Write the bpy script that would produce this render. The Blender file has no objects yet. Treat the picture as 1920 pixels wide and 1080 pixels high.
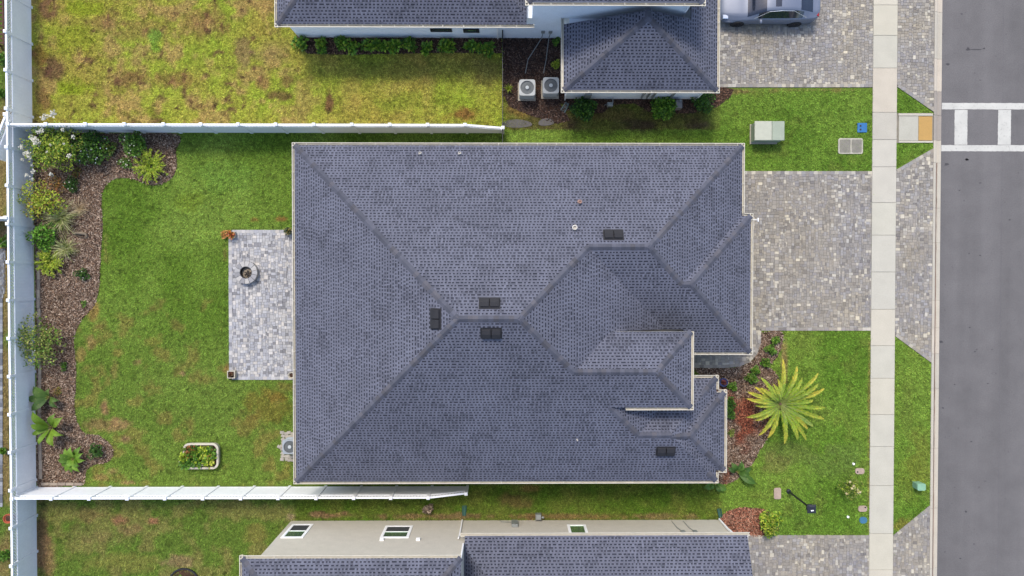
import bpy, math, random
import numpy as np
from mathutils import Vector, Matrix

random.seed(7)
rng = np.random.default_rng(11)
scene = bpy.context.scene
COL = scene.collection

# ------------------------------------------------------------------ camera
FPX, CAM_H = 1300.0, 35.5            # focal length in photo pixels, drone height
ROT_A, ROT_B = -math.atan(20 / FPX), math.atan(-10 / FPX)
cam_data = bpy.data.cameras.new("drone_camera")
cam_data.sensor_width = 36.0
cam_data.lens = 36.0 * FPX / 1920.0
cam_data.clip_start, cam_data.clip_end = 0.5, 3000.0
cam = bpy.data.objects.new("drone_camera", cam_data)
cam.location = (0, 0, CAM_H)
cam.rotation_euler = (ROT_A, ROT_B, 0)
COL.objects.link(cam)
scene.camera = cam

# ------------------------------------------------------------------ light
SUN_EL, SUN_AZ = math.radians(57), math.radians(-20)   # azimuth from +Y, negative = from the left
world = bpy.data.worlds.new("World")
scene.world = world
world.use_nodes = True
wn = world.node_tree
sky = wn.nodes.new("ShaderNodeTexSky")
sky.sky_type = 'NISHITA'
sky.sun_disc = False
sky.sun_elevation = SUN_EL
sky.sun_rotation = SUN_AZ
sky.air_density, sky.dust_density, sky.ozone_density = 1.0, 2.2, 1.0
wn.nodes["Background"].inputs["Strength"].default_value = 0.15
wn.links.new(sky.outputs[0], wn.nodes["Background"].inputs["Color"])
sun_data = bpy.data.lights.new("sun", 'SUN')
sun_data.energy = 1.4
sun_data.angle = math.radians(11)
sun_data.color = (1.0, 0.93, 0.83)
sun = bpy.data.objects.new("sun", sun_data)
sd = Vector((math.sin(SUN_AZ) * math.cos(SUN_EL), math.cos(SUN_AZ) * math.cos(SUN_EL), math.sin(SUN_EL)))
sun.rotation_euler = sd.to_track_quat('Z', 'Y').to_euler()
sun.location = sd * 60
COL.objects.link(sun)
scene.view_settings.view_transform = 'Standard'
scene.view_settings.look = 'None'
scene.view_settings.gamma = 1.0
scene.view_settings.exposure = 1.03
scene.render.engine = 'CYCLES'

# ------------------------------------------------------------------ mapping photo pixel <-> place
def _rx(a): c, s = math.cos(a), math.sin(a); return np.array([[1, 0, 0], [0, c, -s], [0, s, c]])
def _ry(a): c, s = math.cos(a), math.sin(a); return np.array([[c, 0, s], [0, 1, 0], [-s, 0, c]])
CR = _ry(ROT_B) @ _rx(ROT_A)
def W(px, py, z=0.0):
    d = CR @ np.array([(px - 960) / FPX, -(py - 540) / FPX, -1.0])
    t = (CAM_H - z) / -d[2]
    return float(d[0] * t), float(d[1] * t)
def W3(px, py, z=0.0):
    x, y = W(px, py, z); return Vector((x, y, z))
def PX(x, y, z=0.0):
    x = np.asarray(x, float); y = np.asarray(y, float)
    q = np.stack([x, y, np.full_like(x, z - CAM_H)], -1) @ CR
    return 960 + FPX * q[..., 0] / -q[..., 2], 540 - FPX * q[..., 1] / -q[..., 2]
def WP(pts, z=0.0): return [W(a, b, z) for a, b in pts]

# ------------------------------------------------------------------ colour
GAIN = 1.78
def lin(c):
    c = c / 255.0
    return c / 12.92 if c <= 0.04045 else ((c + 0.055) / 1.055) ** 2.4
TINT = (1.05, 1.0, 0.885)            # surfaces are a little warmer than they look under the blue sky
def S(r, g, b, k=1.0): return tuple(min(0.9, lin(v) / GAIN * k * t) for v, t in zip((r, g, b), TINT))

# ------------------------------------------------------------------ materials
MATS = {}
def _new(name):
    m = bpy.data.materials.new(name); m.use_nodes = True
    nt = m.node_tree; b = nt.nodes["Principled BSDF"]
    return m, nt, b
def _noise(nt, scale, detail=4.0, rough=0.55, coord='Position', stretch=None):
    if coord == 'Position':
        g = nt.nodes.new("ShaderNodeNewGeometry"); out = g.outputs["Position"]
    else:
        g = nt.nodes.new("ShaderNodeTexCoord"); out = g.outputs[coord]
    if stretch:
        mp = nt.nodes.new("ShaderNodeMapping"); mp.inputs["Scale"].default_value = stretch
        nt.links.new(out, mp.inputs["Vector"]); out = mp.outputs[0]
    n = nt.nodes.new("ShaderNodeTexNoise")
    n.inputs["Scale"].default_value = scale; n.inputs["Detail"].default_value = detail
    n.inputs["Roughness"].default_value = rough
    nt.links.new(out, n.inputs["Vector"])
    return n.outputs["Fac"]
def _range(nt, fac, a, b, lo, hi):
    r = nt.nodes.new("ShaderNodeMapRange")
    r.inputs["From Min"].default_value, r.inputs["From Max"].default_value = a, b
    r.inputs["To Min"].default_value, r.inputs["To Max"].default_value = lo, hi
    nt.links.new(fac, r.inputs["Value"]); return r.outputs[0]
def _scale(nt, col, fac):
    v = nt.nodes.new("ShaderNodeVectorMath"); v.operation = 'SCALE'
    nt.links.new(col, v.inputs[0]); nt.links.new(fac, v.inputs["Scale"]); return v.outputs[0]
def _mul(nt, a, b):
    v = nt.nodes.new("ShaderNodeMath"); v.operation = 'MULTIPLY'
    nt.links.new(a, v.inputs[0]); nt.links.new(b, v.inputs[1]); return v.outputs[0]
def mat(name, col=None, rough=0.7, metal=0.0, var=0.12, scale=3.0, fine=0.10, fscale=40.0, bump=0.0, bscale=60.0,
        source='const', translucent=0.0, spec=0.5, coat=0.0):
    """Plain procedural surface: a base colour with broad and fine variation, and optional fine relief."""
    if name in MATS: return MATS[name]
    m, nt, b = _new(name)
    if source == 'const':
        c = nt.nodes.new("ShaderNodeRGB"); c.outputs[0].default_value = (*col, 1); cs = c.outputs[0]
    elif source == 'attr':
        c = nt.nodes.new("ShaderNodeAttribute"); c.attribute_name = "col"; cs = c.outputs["Color"]
    else:
        c = nt.nodes.new("ShaderNodeObjectInfo"); cs = c.outputs["Color"]
    f1 = _range(nt, _noise(nt, scale), 0.3, 0.7, 1 - var, 1 + var)
    f2 = _range(nt, _noise(nt, fscale, 2.0), 0.3, 0.7, 1 - fine, 1 + fine)
    out = _scale(nt, cs, _mul(nt, f1, f2))
    nt.links.new(out, b.inputs["Base Color"])
    b.inputs["Roughness"].default_value = rough
    b.inputs["Metallic"].default_value = metal
    b.inputs["Specular IOR Level"].default_value = spec
    b.inputs["Coat Weight"].default_value = coat
    if bump:
        bp = nt.nodes.new("ShaderNodeBump"); bp.inputs["Strength"].default_value = bump
        bp.inputs["Distance"].default_value = 0.02
        nt.links.new(_noise(nt, bscale, 3.0), bp.inputs["Height"])
        nt.links.new(bp.outputs[0], b.inputs["Normal"])
    if translucent:
        tr = nt.nodes.new("ShaderNodeBsdfTranslucent"); nt.links.new(out, tr.inputs["Color"])
        mx = nt.nodes.new("ShaderNodeMixShader"); mx.inputs[0].default_value = translucent
        nt.links.new(b.outputs[0], mx.inputs[1]); nt.links.new(tr.outputs[0], mx.inputs[2])
        nt.links.new(mx.outputs[0], nt.nodes["Material Output"].inputs["Surface"])
    MATS[name] = m
    return m

M_SHINGLE = mat("shingle", rough=0.9, source='attr', var=0.07, scale=0.8, fine=0.16, fscale=45, bump=0.3, bscale=220, spec=0.25)
M_RIDGE = mat("ridge_shingle", source='obj', rough=0.9, var=0.06, fine=0.14, fscale=45, bump=0.3, bscale=220, spec=0.25)
M_DECK = mat("roof_deck", (0.06, 0.06, 0.075), rough=0.95)
M_GUTTER = mat("gutter_paint", S(238, 235, 226), rough=0.45, var=0.05, fine=0.05, fscale=6)
M_WALL = mat("stucco_grey", S(205, 203, 198, 1.25), rough=0.9, var=0.04, fine=0.05, fscale=25, bump=0.25, bscale=120)
M_WALLB = mat("stucco_pale_blue", (.74, .79, .84), rough=0.9, var=0.03, fine=0.05, fscale=25, bump=0.25, bscale=120)
M_WHITE = mat("white_vinyl", (.78, .79, .80), rough=0.4, var=0.03, fine=0.03, scale=1.2, fscale=9)
M_TRIM = mat("white_trim", (.80, .80, .79), rough=0.5, var=0.03, fine=0.03)
M_LAWN = mat("lawn_soil", rough=1.0, source='attr', var=0.10, scale=2.0, fine=0.35, fscale=18, bump=0.6, bscale=30, spec=0.1)
M_BLADE = mat("grass_blade", rough=0.8, source='attr', var=0.05, fine=0.05, translucent=0.25, spec=0.15)
M_LEAF = mat("leaf", rough=0.55, source='attr', var=0.08, scale=6, fine=0.12, fscale=30, translucent=0.28, spec=0.35)
M_PETAL = mat("petal", rough=0.7, source='attr', var=0.04, translucent=0.2)
M_STEM = mat("bark", S(110, 90, 70), rough=0.9, fine=0.3)
M_SOIL = mat("mulch_soil", S(88, 68, 60), rough=1.0, var=0.25, scale=4, fine=0.5, fscale=25, bump=0.8, bscale=35, spec=0.1)
M_CHIP = mat("mulch_chip", rough=0.95, source='attr', var=0.1, fine=0.15, spec=0.15)
M_SAND = mat("joint_sand", S(118, 114, 110), rough=1.0, fine=0.3, fscale=30)
M_PAVER = mat("paver", rough=0.85, source='attr', var=0.05, scale=0.5, fine=0.10, fscale=30, bump=0.25, bscale=90)
M_PAVERO = mat("paver_single", rough=0.85, source='obj', var=0.05, scale=0.5, fine=0.10, fscale=30, bump=0.25, bscale=90)
M_CONC = mat("concrete", rough=0.9, source='obj', var=0.05, scale=1.3, fine=0.06, fscale=20, bump=0.2, bscale=120)
M_CONCF = mat("concrete_plain", S(196, 190, 180), rough=0.9, var=0.08, scale=2, fine=0.1, fscale=20, bump=0.2)
def paint_mat():
    m, nt, b = _new("road_paint")
    c = nt.nodes.new("ShaderNodeRGB"); c.outputs[0].default_value = (*S(224, 226, 226), 1)
    wear = _mul(nt, _range(nt, _noise(nt, 9, 6, .7), .56, .72, 1.0, .55), _range(nt, _noise(nt, 1.4, 3), .3, .7, .9, 1.05))
    nt.links.new(_scale(nt, c.outputs[0], wear), b.inputs["Base Color"]); b.inputs["Roughness"].default_value = .7
    return m
M_PAINT = paint_mat()
M_BLACK = mat("black_plastic", (0.012, 0.012, 0.016), rough=0.5, var=0.1)
M_BLACKM = mat("black_metal", (0.010, 0.011, 0.016), rough=0.4, var=0.1)
M_VENT = mat("vent_hood", (0.010, 0.010, 0.013), rough=0.8, var=0.08)
M_GLASS = mat("window_glass", (0.34, 0.50, 0.36), rough=0.08, metal=.85, var=0.0, fine=0.0, spec=0.9)  # green base colour imitates the lawn reflected in the panes
M_SCREEN = mat("insect_screen", (0.035, 0.037, 0.04), rough=0.75)
M_TERRA = mat("terracotta", S(196, 100, 66), rough=0.8)
M_CREAMPOT = mat("cream_pot", S(222, 218, 206), rough=0.6)
M_ROCK = mat("pale_stone", S(190, 186, 180), rough=0.9, fine=0.2, bump=0.4)
M_STEEL = mat("galvanised", S(170, 178, 184), rough=0.45, metal=0.3)
M_DIRT = mat("bare_dirt", S(120, 104, 88), rough=1.0, fine=0.3)

def asphalt():
    m, nt, b = _new("asphalt")
    c = nt.nodes.new("ShaderNodeRGB"); c.outputs[0].default_value = (*S(120, 119, 124), 1)
    f = _mul(nt, _range(nt, _noise(nt, 0.25, 3, stretch=(3, 0.12, 1)), 0.3, 0.7, 0.88, 1.10),
             _mul(nt, _range(nt, _noise(nt, 28, 3), 0.25, 0.75, 0.72, 1.28), _range(nt, _noise(nt, 0.9, 6), 0.3, 0.7, 0.90, 1.09)))
    spots = _range(nt, _noise(nt, 5.5, 2, 0.5), 0.72, 0.77, 1.0, 0.6)
    nt.links.new(_scale(nt, c.outputs[0], _mul(nt, f, spots)), b.inputs["Base Color"])
    b.inputs["Roughness"].default_value = 0.9
    bp = nt.nodes.new("ShaderNodeBump"); bp.inputs["Strength"].default_value = 0.4; bp.inputs["Distance"].default_value = 0.01
    nt.links.new(_noise(nt, 90, 2), bp.inputs["Height"]); nt.links.new(bp.outputs[0], b.inputs["Normal"])
    return m
M_ROAD = asphalt()

# ------------------------------------------------------------------ mesh and object helpers
ORG = {}
def _link(o, parent=None):
    COL.objects.link(o)
    if parent is not None:
        o.parent = parent
        if parent.name in ORG:
            o.matrix_parent_inverse = Matrix.Translation(-ORG[parent.name])
    return o
def thing(name, label, cat, loc=(0, 0, 0), group=None, kind=None):
    o = bpy.data.objects.new(name, None); o.empty_display_size = 0.2
    o.location = loc; COL.objects.link(o); ORG[o.name] = Vector(loc)
    return tag(o, label, cat, group, kind)
def tag(o, label=None, cat=None, group=None, kind=None):
    if label: o["label"] = label
    if cat: o["category"] = cat
    if group: o["group"] = group
    if kind: o["kind"] = kind
    return o

class MB:
    def __init__(s): s.v, s.f, s.c = [], [], []
    def add(s, verts, faces, col=None):
        n = len(s.v); s.v.extend(tuple(p) for p in verts)
        for f in faces: s.f.append(tuple(i + n for i in f)); s.c.append(col)
        return s
    def poly(s, pts, col=None): return s.add(pts, [tuple(range(len(pts)))], col)
    def box(s, x0, x1, y0, y1, z0, z1, col=None):
        return s.add([(x0, y0, z0), (x1, y0, z0), (x1, y1, z0), (x0, y1, z0), (x0, y0, z1), (x1, y0, z1), (x1, y1, z1), (x0, y1, z1)],
                     [(3, 2, 1, 0), (4, 5, 6, 7), (0, 1, 5, 4), (1, 2, 6, 5), (2, 3, 7, 6), (3, 0, 4, 7)], col)
    def bbox(s, x0, x1, y0, y1, z0, z1, ch=0.01, col=None):
        """box with a chamfered top edge"""
        b = [(x0, y0), (x1, y0), (x1, y1), (x0, y1)]
        t = [(x0 + ch, y0 + ch), (x1 - ch, y0 + ch), (x1 - ch, y1 - ch), (x0 + ch, y1 - ch)]
        vs = [(*p, z0) for p in b] + [(*p, z1 - ch) for p in b] + [(*p, z1) for p in t]
        fs = [(8, 9, 10, 11)]
        for i in range(4):
            j = (i + 1) % 4; fs += [(i, j, 4 + j, 4 + i), (4 + i, 4 + j, 8 + j, 8 + i)]
        return s.add(vs, fs, col)
    def obox(s, c, ax, ay, az, col=None):
        c, ax, ay, az = map(Vector, (c, ax, ay, az))
        vs = [c + ax * i + ay * j + az * k for k in (-1, 1) for i, j in ((-1, -1), (1, -1), (1, 1), (-1, 1))]
        return s.add(vs, [(3, 2, 1, 0), (4, 5, 6, 7), (0, 1, 5, 4), (1, 2, 6, 5), (2, 3, 7, 6), (3, 0, 4, 7)], col)
    def prism(s, poly, z0, z1, col=None):
        n = len(poly)
        vs = [(x, y, z0) for x, y in poly] + [(x, y, z1) for x, y in poly]
        return s.add(vs, [tuple(range(n, 2 * n)), tuple(range(n - 1, -1, -1))] + [(i, (i + 1) % n, n + (i + 1) % n, n + i) for i in range(n)], col)
    def lathe(s, prof, n=24, c=(0, 0, 0), col=None, closed=False):
        cx, cy, cz = c; vs = []
        for r, z in prof:
            vs += [(cx + r * math.cos(2 * math.pi * i / n), cy + r * math.sin(2 * math.pi * i / n), cz + z) for i in range(n)]
        fs = []
        for k in range(len(prof) - 1):
            for i in range(n):
                j = (i + 1) % n; fs.append((k * n + i, k * n + j, (k + 1) * n + j, (k + 1) * n + i))
        if not closed:
            fs.append(tuple(range((len(prof) - 1) * n, len(prof) * n))); fs.append(tuple(range(n - 1, -1, -1)))
        return s.add(vs, fs, col)
    def tube(s, pts, r, n=6, col=None):
        pts = [Vector(p) for p in pts]; rs = r if isinstance(r, (list, tuple)) else [r] * len(pts)
        vs = []
        for i, p in enumerate(pts):
            d = (pts[min(i + 1, len(pts) - 1)] - pts[max(i - 1, 0)]).normalized()
            a = d.orthogonal().normalized() if abs(d.z) > 0.9 else d.cross(Vector((0, 0, 1))).normalized()
            b = d.cross(a)
            vs += [p + (a * math.cos(2 * math.pi * k / n) + b * math.sin(2 * math.pi * k / n)) * rs[i] for k in range(n)]
        fs = [(i * n + k, i * n + (k + 1) % n, (i + 1) * n + (k + 1) % n, (i + 1) * n + k) for i in range(len(pts) - 1) for k in range(n)]
        fs += [tuple(range(n - 1, -1, -1)), tuple(range((len(pts) - 1) * n, len(pts) * n))]
        return s.add(vs, fs, col)
    def mesh(s, name, m, smooth=False, shift=None):
        me = bpy.data.meshes.new(name)
        v = s.v if shift is None else [(a - shift[0], b - shift[1], c - shift[2]) for a, b, c in s.v]
        me.from_pydata(v, [], s.f)
        if any(c is not None for c in s.c):
            at = me.attributes.new("col", 'FLOAT_COLOR', 'FACE')
            arr = np.array([(*c, 1.0) if c is not None else (0.5, 0.5, 0.5, 1) for c in s.c], 'f').ravel()
            at.data.foreach_set("color", arr)
        if smooth: me.shade_smooth()
        me.materials.append(m)
        return me
    def build(s, name, m, parent=None, smooth=False, kind=None):
        if parent is None:
            a = np.array(s.v); lo, hi = a.min(0), a.max(0)
            base = ((lo[0] + hi[0]) / 2, (lo[1] + hi[1]) / 2, lo[2])
            o = bpy.data.objects.new(name, s.mesh(name, m, smooth, base)); o.location = base
            COL.objects.link(o); ORG[o.name] = Vector(base)
        else:
            o = bpy.data.objects.new(name, s.mesh(name, m, smooth)); _link(o, parent)
        if kind: o["kind"] = kind
        return o

def place(name, me, loc, parent=None, color=None, rz=0.0):
    o = bpy.data.objects.new(name, me); o.location = loc; o.rotation_euler = (0, 0, rz)
    if color is not None: o.color = (*color, 1)
    return _link(o, parent)

def np_mesh(name, V, C, m, parent=None, kind=None):
    """V: (n, k, 3) polygons, C: (n, 3) colours -> one mesh"""
    n, k, _ = V.shape
    me = bpy.data.meshes.new(name)
    me.vertices.add(n * k); me.vertices.foreach_set("co", V.astype('f').ravel())
    me.loops.add(n * k); me.loops.foreach_set("vertex_index", np.arange(n * k, dtype=np.int32))
    me.polygons.add(n); me.polygons.foreach_set("loop_start", np.arange(0, n * k, k, dtype=np.int32))
    at = me.attributes.new("col", 'FLOAT_COLOR', 'FACE')
    at.data.foreach_set("color", np.concatenate([C, np.ones((n, 1))], 1).astype('f').ravel())
    me.materials.append(m); me.update(calc_edges=True)
    o = bpy.data.objects.new(name, me); _link(o, parent)
    if kind: o["kind"] = kind
    return o

# ------------------------------------------------------------------ small maths
def clip(poly, a, b, c):
    out = []
    for i in range(len(poly)):
        p, q = poly[i], poly[(i + 1) % len(poly)]
        dp, dq = a * p[0] + b * p[1] + c, a * q[0] + b * q[1] + c
        if dp >= 0: out.append(p)
        if (dp > 0 and dq < 0) or (dp < 0 and dq > 0):
            t = dp / (dp - dq); out.append((p[0] + (q[0] - p[0]) * t, p[1] + (q[1] - p[1]) * t))
    return out
def area(p):
    return 0.5 * abs(sum(p[i][0] * p[(i + 1) % len(p)][1] - p[(i + 1) % len(p)][0] * p[i][1] for i in range(len(p)))) if len(p) > 2 else 0
def inside(px, py, poly):
    px, py = np.asarray(px, float), np.asarray(py, float)
    r = np.zeros(px.shape, bool); n = len(poly)
    for i in range(n):
        x0, y0 = poly[i]; x1, y1 = poly[(i + 1) % n]
        if y0 == y1: continue
        c = ((y0 > py) != (y1 > py)) & (px < (x1 - x0) * (py - y0) / (y1 - y0) + x0)
        r ^= c
    return r
def vnoise(x, y, s, seed=0):
    x, y = np.asarray(x, float) / s, np.asarray(y, float) / s
    xi, yi = np.floor(x).astype(np.int64), np.floor(y).astype(np.int64)
    fx, fy = x - xi, y - yi; fx, fy = fx * fx * (3 - 2 * fx), fy * fy * (3 - 2 * fy)
    def h(i, j):
        v = (i * 374761393 + j * 668265263 + seed * 974711) & 0xffffffff
        v = ((v ^ (v >> 13)) * 1274126177) & 0xffffffff
        return ((v ^ (v >> 16)) & 0xffff) / 65535.0
    return (h(xi, yi) * (1 - fx) + h(xi + 1, yi) * fx) * (1 - fy) + (h(xi, yi + 1) * (1 - fx) + h(xi + 1, yi + 1) * fx) * fy
def fbm(x, y, s, seed=0):
    return 0.55 * vnoise(x, y, s, seed) + 0.3 * vnoise(x, y, s * 0.47, seed + 5) + 0.15 * vnoise(x, y, s * 0.2, seed + 9)
def smooth_closed(pts, n=6):
    out = []
    for i in range(len(pts)):
        p0, p1, p2, p3 = (np.array(pts[(i + k) % len(pts)], float) for k in (-1, 0, 1, 2))
        for j in range(n):
            t = j / n
            out.append(tuple(0.5 * (2 * p1 + (p2 - p0) * t + (2 * p0 - 5 * p1 + 4 * p2 - p3) * t * t + (3 * p1 - p0 - 3 * p2 + p3) * t ** 3)))
    return out

# ================================================================== THE GROUND
def A3(r, g, b): return np.array(S(r, g, b)) * np.array([1.05, 1.03, 1.12])
BLOBS = [  # px, py, rx, ry, colour, strength
    (500, 765, 42, 34, (150, 128, 64), .5), (520, 742, 22, 14, (160, 118, 62), .5), (470, 790, 18, 24, (150, 124, 64), .4),
    (196, 762, 10, 18, (176, 142, 104), .9), (225, 800, 24, 12, (176, 146, 104), .8), (190, 795, 26, 12, (170, 142, 98), .7),
    (170, 640, 12, 14, (172, 146, 96), .7), (176, 582, 12, 22, (176, 150, 88), .85), (188, 612, 16, 10, (160, 140, 84), .6),
    (152, 665, 9, 14, (172, 150, 92), .7), (222, 660, 10, 8, (166, 152, 84), .6), (260, 678, 8, 6, (172, 150, 100), .7),
    (342, 701, 6, 5, (182, 152, 112), .9), (215, 695, 7, 16, (168, 146, 92), .5), (235, 822, 14, 10, (178, 144, 112), .9),
    (190, 895, 22, 9, (176, 152, 96), .8), (235, 905, 18, 4, (182, 156, 108), .8), (212, 884, 14, 7, (178, 150, 102), .6),
    (286, 640, 18, 10, (158, 150, 78), .5), (530, 410, 12, 6, (160, 118, 70), .9), (478, 412, 8, 5, (160, 118, 70), .7),
    (350, 380, 30, 22, (124, 150, 50), .6), (430, 330, 50, 30, (126, 168, 72), .5), (330, 850, 30, 40, (120, 150, 62), .4),
    (200, 480, 12, 16, (128, 142, 66), .5), (198, 470, 5, 22, (160, 150, 88), .7), (425, 690, 8, 10, (160, 130, 80), .8),
    (422, 470, 5, 22, (140, 112, 70), .6),
    (250, 300, 1, 1, (0, 0, 0), 0),
    # neighbour's yard at the top
    (90, 15, 22, 22, (150, 112, 88), .85), (98, 130, 20, 26, (126, 96, 76), .85), (80, 175, 16, 20, (150, 112, 82), .7), (75, 105, 12, 30, (158, 118, 70), .7),
    (240, 145, 40, 16, (140, 108, 76), .75), (330, 150, 40, 16, (158, 124, 82), .6), (200, 45, 34, 18, (158, 124, 86), .55), (270, 60, 60, 20, (164, 132, 88), .5),
    (380, 40, 46, 26, (164, 126, 88), .6), (455, 20, 14, 14, (132, 104, 78), .8), (455, 105, 14, 30, (158, 132, 98), .7), (525, 180, 24, 8, (128, 100, 70), .8),
    (538, 150, 14, 12, (136, 106, 74), .75), (617, 190, 7, 18, (138, 102, 74), .9), (490, 150, 18, 14, (168, 126, 92), .7), (380, 200, 18, 7, (160, 122, 90), .6), (870, 216, 34, 12, (156, 112, 68), .85),
    (515, 100, 30, 26, (172, 156, 98), .7), (140, 165, 34, 14, (152, 176, 44), .8), (130, 75, 50, 30, (150, 172, 44), .6), (290, 70, 14, 14, (130, 176, 70), .8), (160, 15, 50, 14, (156, 180, 44), .7),
    (255, 212, 50, 12, (150, 172, 52), .6), (520, 45, 24, 40, (162, 170, 70), .6), (770, 190, 60, 20, (150, 168, 62), .6), (290, 90, 12, 10, (122, 168, 60), .7),
    (760, 130, 190, 22, (118, 132, 62), .55), (905, 140, 30, 40, (138, 130, 78), .6), (970, 205, 30, 10, (160, 138, 78), .8), (980, 215, 20, 8, (158, 138, 76), .6),  # first blob paints the upper house's shadow into the lawn colour
    # muddy passage beside the garage at the top
    (1200, 235, 40, 14, (82, 70, 58), .85), (1310, 235, 30, 7, (92, 80, 64), .8), (1070, 235, 20, 14, (72, 62, 54), .9), (1140, 215, 60, 10, (126, 110, 70), .6), (1110, 240, 60, 12, (102, 112, 56), .6),
    (1390, 172, 40, 5, (150, 124, 88), .7), (1550, 168, 90, 3, (150, 132, 84), .6),
    # side passage and lower yard
    (830, 968, 130, 6, (150, 118, 92), .7), (1060, 968, 130, 6, (152, 122, 86), .7), (965, 940, 30, 16, (122, 104, 66), .7), (990, 915, 22, 8, (146, 122, 72), .7), (620, 965, 40, 6, (160, 118, 100), .7),
    (545, 968, 12, 8, (160, 142, 116), .7), (1260, 968, 60, 6, (156, 130, 96), .6),
    (225, 975, 24, 12, (170, 130, 96), .85), (287, 976, 14, 8, (176, 132, 100), .9), (170, 965, 40, 14, (156, 126, 90), .55), (250, 992, 30, 12, (164, 138, 98), .6), (180, 1005, 60, 20, (150, 132, 90), .4),
    (80, 1000, 14, 70, (128, 98, 78), .8), (90, 1040, 16, 40, (168, 140, 100), .7), (480, 1000, 20, 20, (160, 144, 84), .5), (230, 1055, 60, 16, (158, 152, 84), .5), (340, 1055, 30, 14, (170, 146, 110), .7), (20, 440, 14, 20, (170, 140, 100), .7),
    # front lawn
    (1480, 850, 60, 20, (118, 132, 72), .5), (1450, 870, 26, 18, (136, 132, 80), .5), (1560, 870, 50, 26, (120, 146, 72), .5), (1630, 800, 3, 190, (156, 140, 84), .6), (1600, 850, 26, 20, (118, 148, 70), .5),
    (1470, 670, 7, 40, (162, 140, 96), .8), (1700, 760, 12, 60, (120, 140, 62), .5), (1725, 870, 20, 60, (140, 146, 66), .5), (1700, 990, 20, 20, (146, 132, 66), .6), (1706, 900, 22, 50, (130, 148, 58), .4),
]
def lawn_colour(x, y):
    px, py = PX(x, y)
    n1, n2, n3 = fbm(x, y, 2.4, 3), fbm(x, y, 0.8, 4), fbm(x, y, 5.0, 8)
    def mix(a, b, t): t = np.clip(t, 0, 1)[..., None]; return a * (1 - t) + b * t
    base = mix(A3(108, 144, 50), A3(136, 168, 72), (n1 - .3) * 2.2)
    base = mix(base, A3(122, 150, 66), np.clip((py - 540) / 250, 0, .7) * (px < 560) * (n2 + .4))
    base = mix(base, A3(152, 142, 78), np.clip((n2 - .60) * 5, 0, .6) * (px < 560) * (py > 560))
    top = mix(A3(176, 170, 80), A3(162, 182, 66), (n1 - .30) * 2.4)
    top = mix(top, A3(186, 158, 104), np.clip((n2 - .53) * 4.5, 0, .7) * np.clip((650 - px) / 120, .25, 1))
    top = mix(top, A3(112, 84, 64), np.clip((fbm(x, y, .38, 21) - .64) * 7, 0, .9) * np.clip((600 - px) / 120, .1, 1))
    fr = np.clip((px - 945) / 12, 0, 1); zone_top = (py < 243)
    pas = mix(A3(116, 126, 58), A3(98, 92, 56), (n2 - .35) * 2.4); pas = mix(pas, base, np.clip((px - 1310) / 70, 0, 1))
    top = mix(top, pas, fr)
    c = np.where(zone_top[..., None], top * 1.1, base)
    side = mix(A3(92, 126, 40), A3(118, 132, 58), (n2 - .3) * 2)
    c = mix(c, side, ((px > 550) & (px < 1350) & (py > 890)).astype(float))
    low = mix(A3(112, 142, 58), A3(148, 148, 84), np.clip((n2 - .45) * 4, 0, .8))
    c = mix(c, low, np.clip((py - 930) / 10, 0, 1) * (px < 552))
    front = mix(A3(108, 148, 52), A3(132, 166, 68), (n1 - .3) * 2.0); front = mix(front, A3(124, 146, 64), np.clip((n2 - .58) * 4, 0, .6))
    c = mix(c, front, ((px > 1350) & (py > 150)).astype(float))
    left = mix(A3(150, 136, 88), A3(110, 140, 60), np.clip((n1 - .5) * 5, 0, 1))
    c = mix(c, left, np.clip((22 - px) / 6, 0, 1))
    for bx, by, rx, ry, col, st in BLOBS:
        d = np.sqrt(((px - bx) / rx) ** 2 + ((py - by) / ry) ** 2) + (n2 - .5) * 1.5 + (fbm(x, y, .3, 31) - .5) * 1.0
        c = mix(c, A3(*col), np.clip((1.15 - d) * 1.7, 0, 1) * st)
    return c

g = MB(); g.poly([(-900, -900, -.16), (900, -900, -.16), (900, 900, -.16), (-900, 900, -.16)])
tag(g.build("ground", mat("far_grass", S(110, 128, 62), rough=1, var=.2, scale=.3, fine=.3, fscale=8)), kind="structure")

def lawn_grid(name, x0, x1, y0, y1, step, z):
    xs, ys = np.arange(x0, x1 + step, step), np.arange(y0, y1 + step, step)
    X, Y = np.meshgrid(xs, ys); nx, ny = len(xs), len(ys)
    Z = z + 0.02 * (fbm(X, Y, 1.5, 40) - .5) * 0
    me = bpy.data.meshes.new(name)
    me.vertices.add(nx * ny); me.vertices.foreach_set("co", np.stack([X, Y, Z], -1).astype('f').ravel())
    i = (np.arange(ny - 1)[:, None] * nx + np.arange(nx - 1)[None]).ravel()
    q = np.stack([i, i + 1, i + nx + 1, i + nx], 1).astype(np.int32)
    me.loops.add(q.size); me.loops.foreach_set("vertex_index", q.ravel())
    me.polygons.add(len(q)); me.polygons.foreach_set("loop_start", np.arange(0, q.size, 4, dtype=np.int32))
    at = me.attributes.new("col", 'FLOAT_COLOR', 'POINT')
    c = lawn_colour(X, Y).reshape(-1, 3) * 0.75
    at.data.foreach_set("color", np.concatenate([c, np.ones((len(c), 1))], 1).astype('f').ravel())
    me.materials.append(M_LAWN); me.update(calc_edges=True)
    o = bpy.data.objects.new(name, me); COL.objects.link(o); o["kind"] = "structure"; return o
lawn_grid("lawn", -29, 21.86, -18, 18, 0.16, 0.0)

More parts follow.
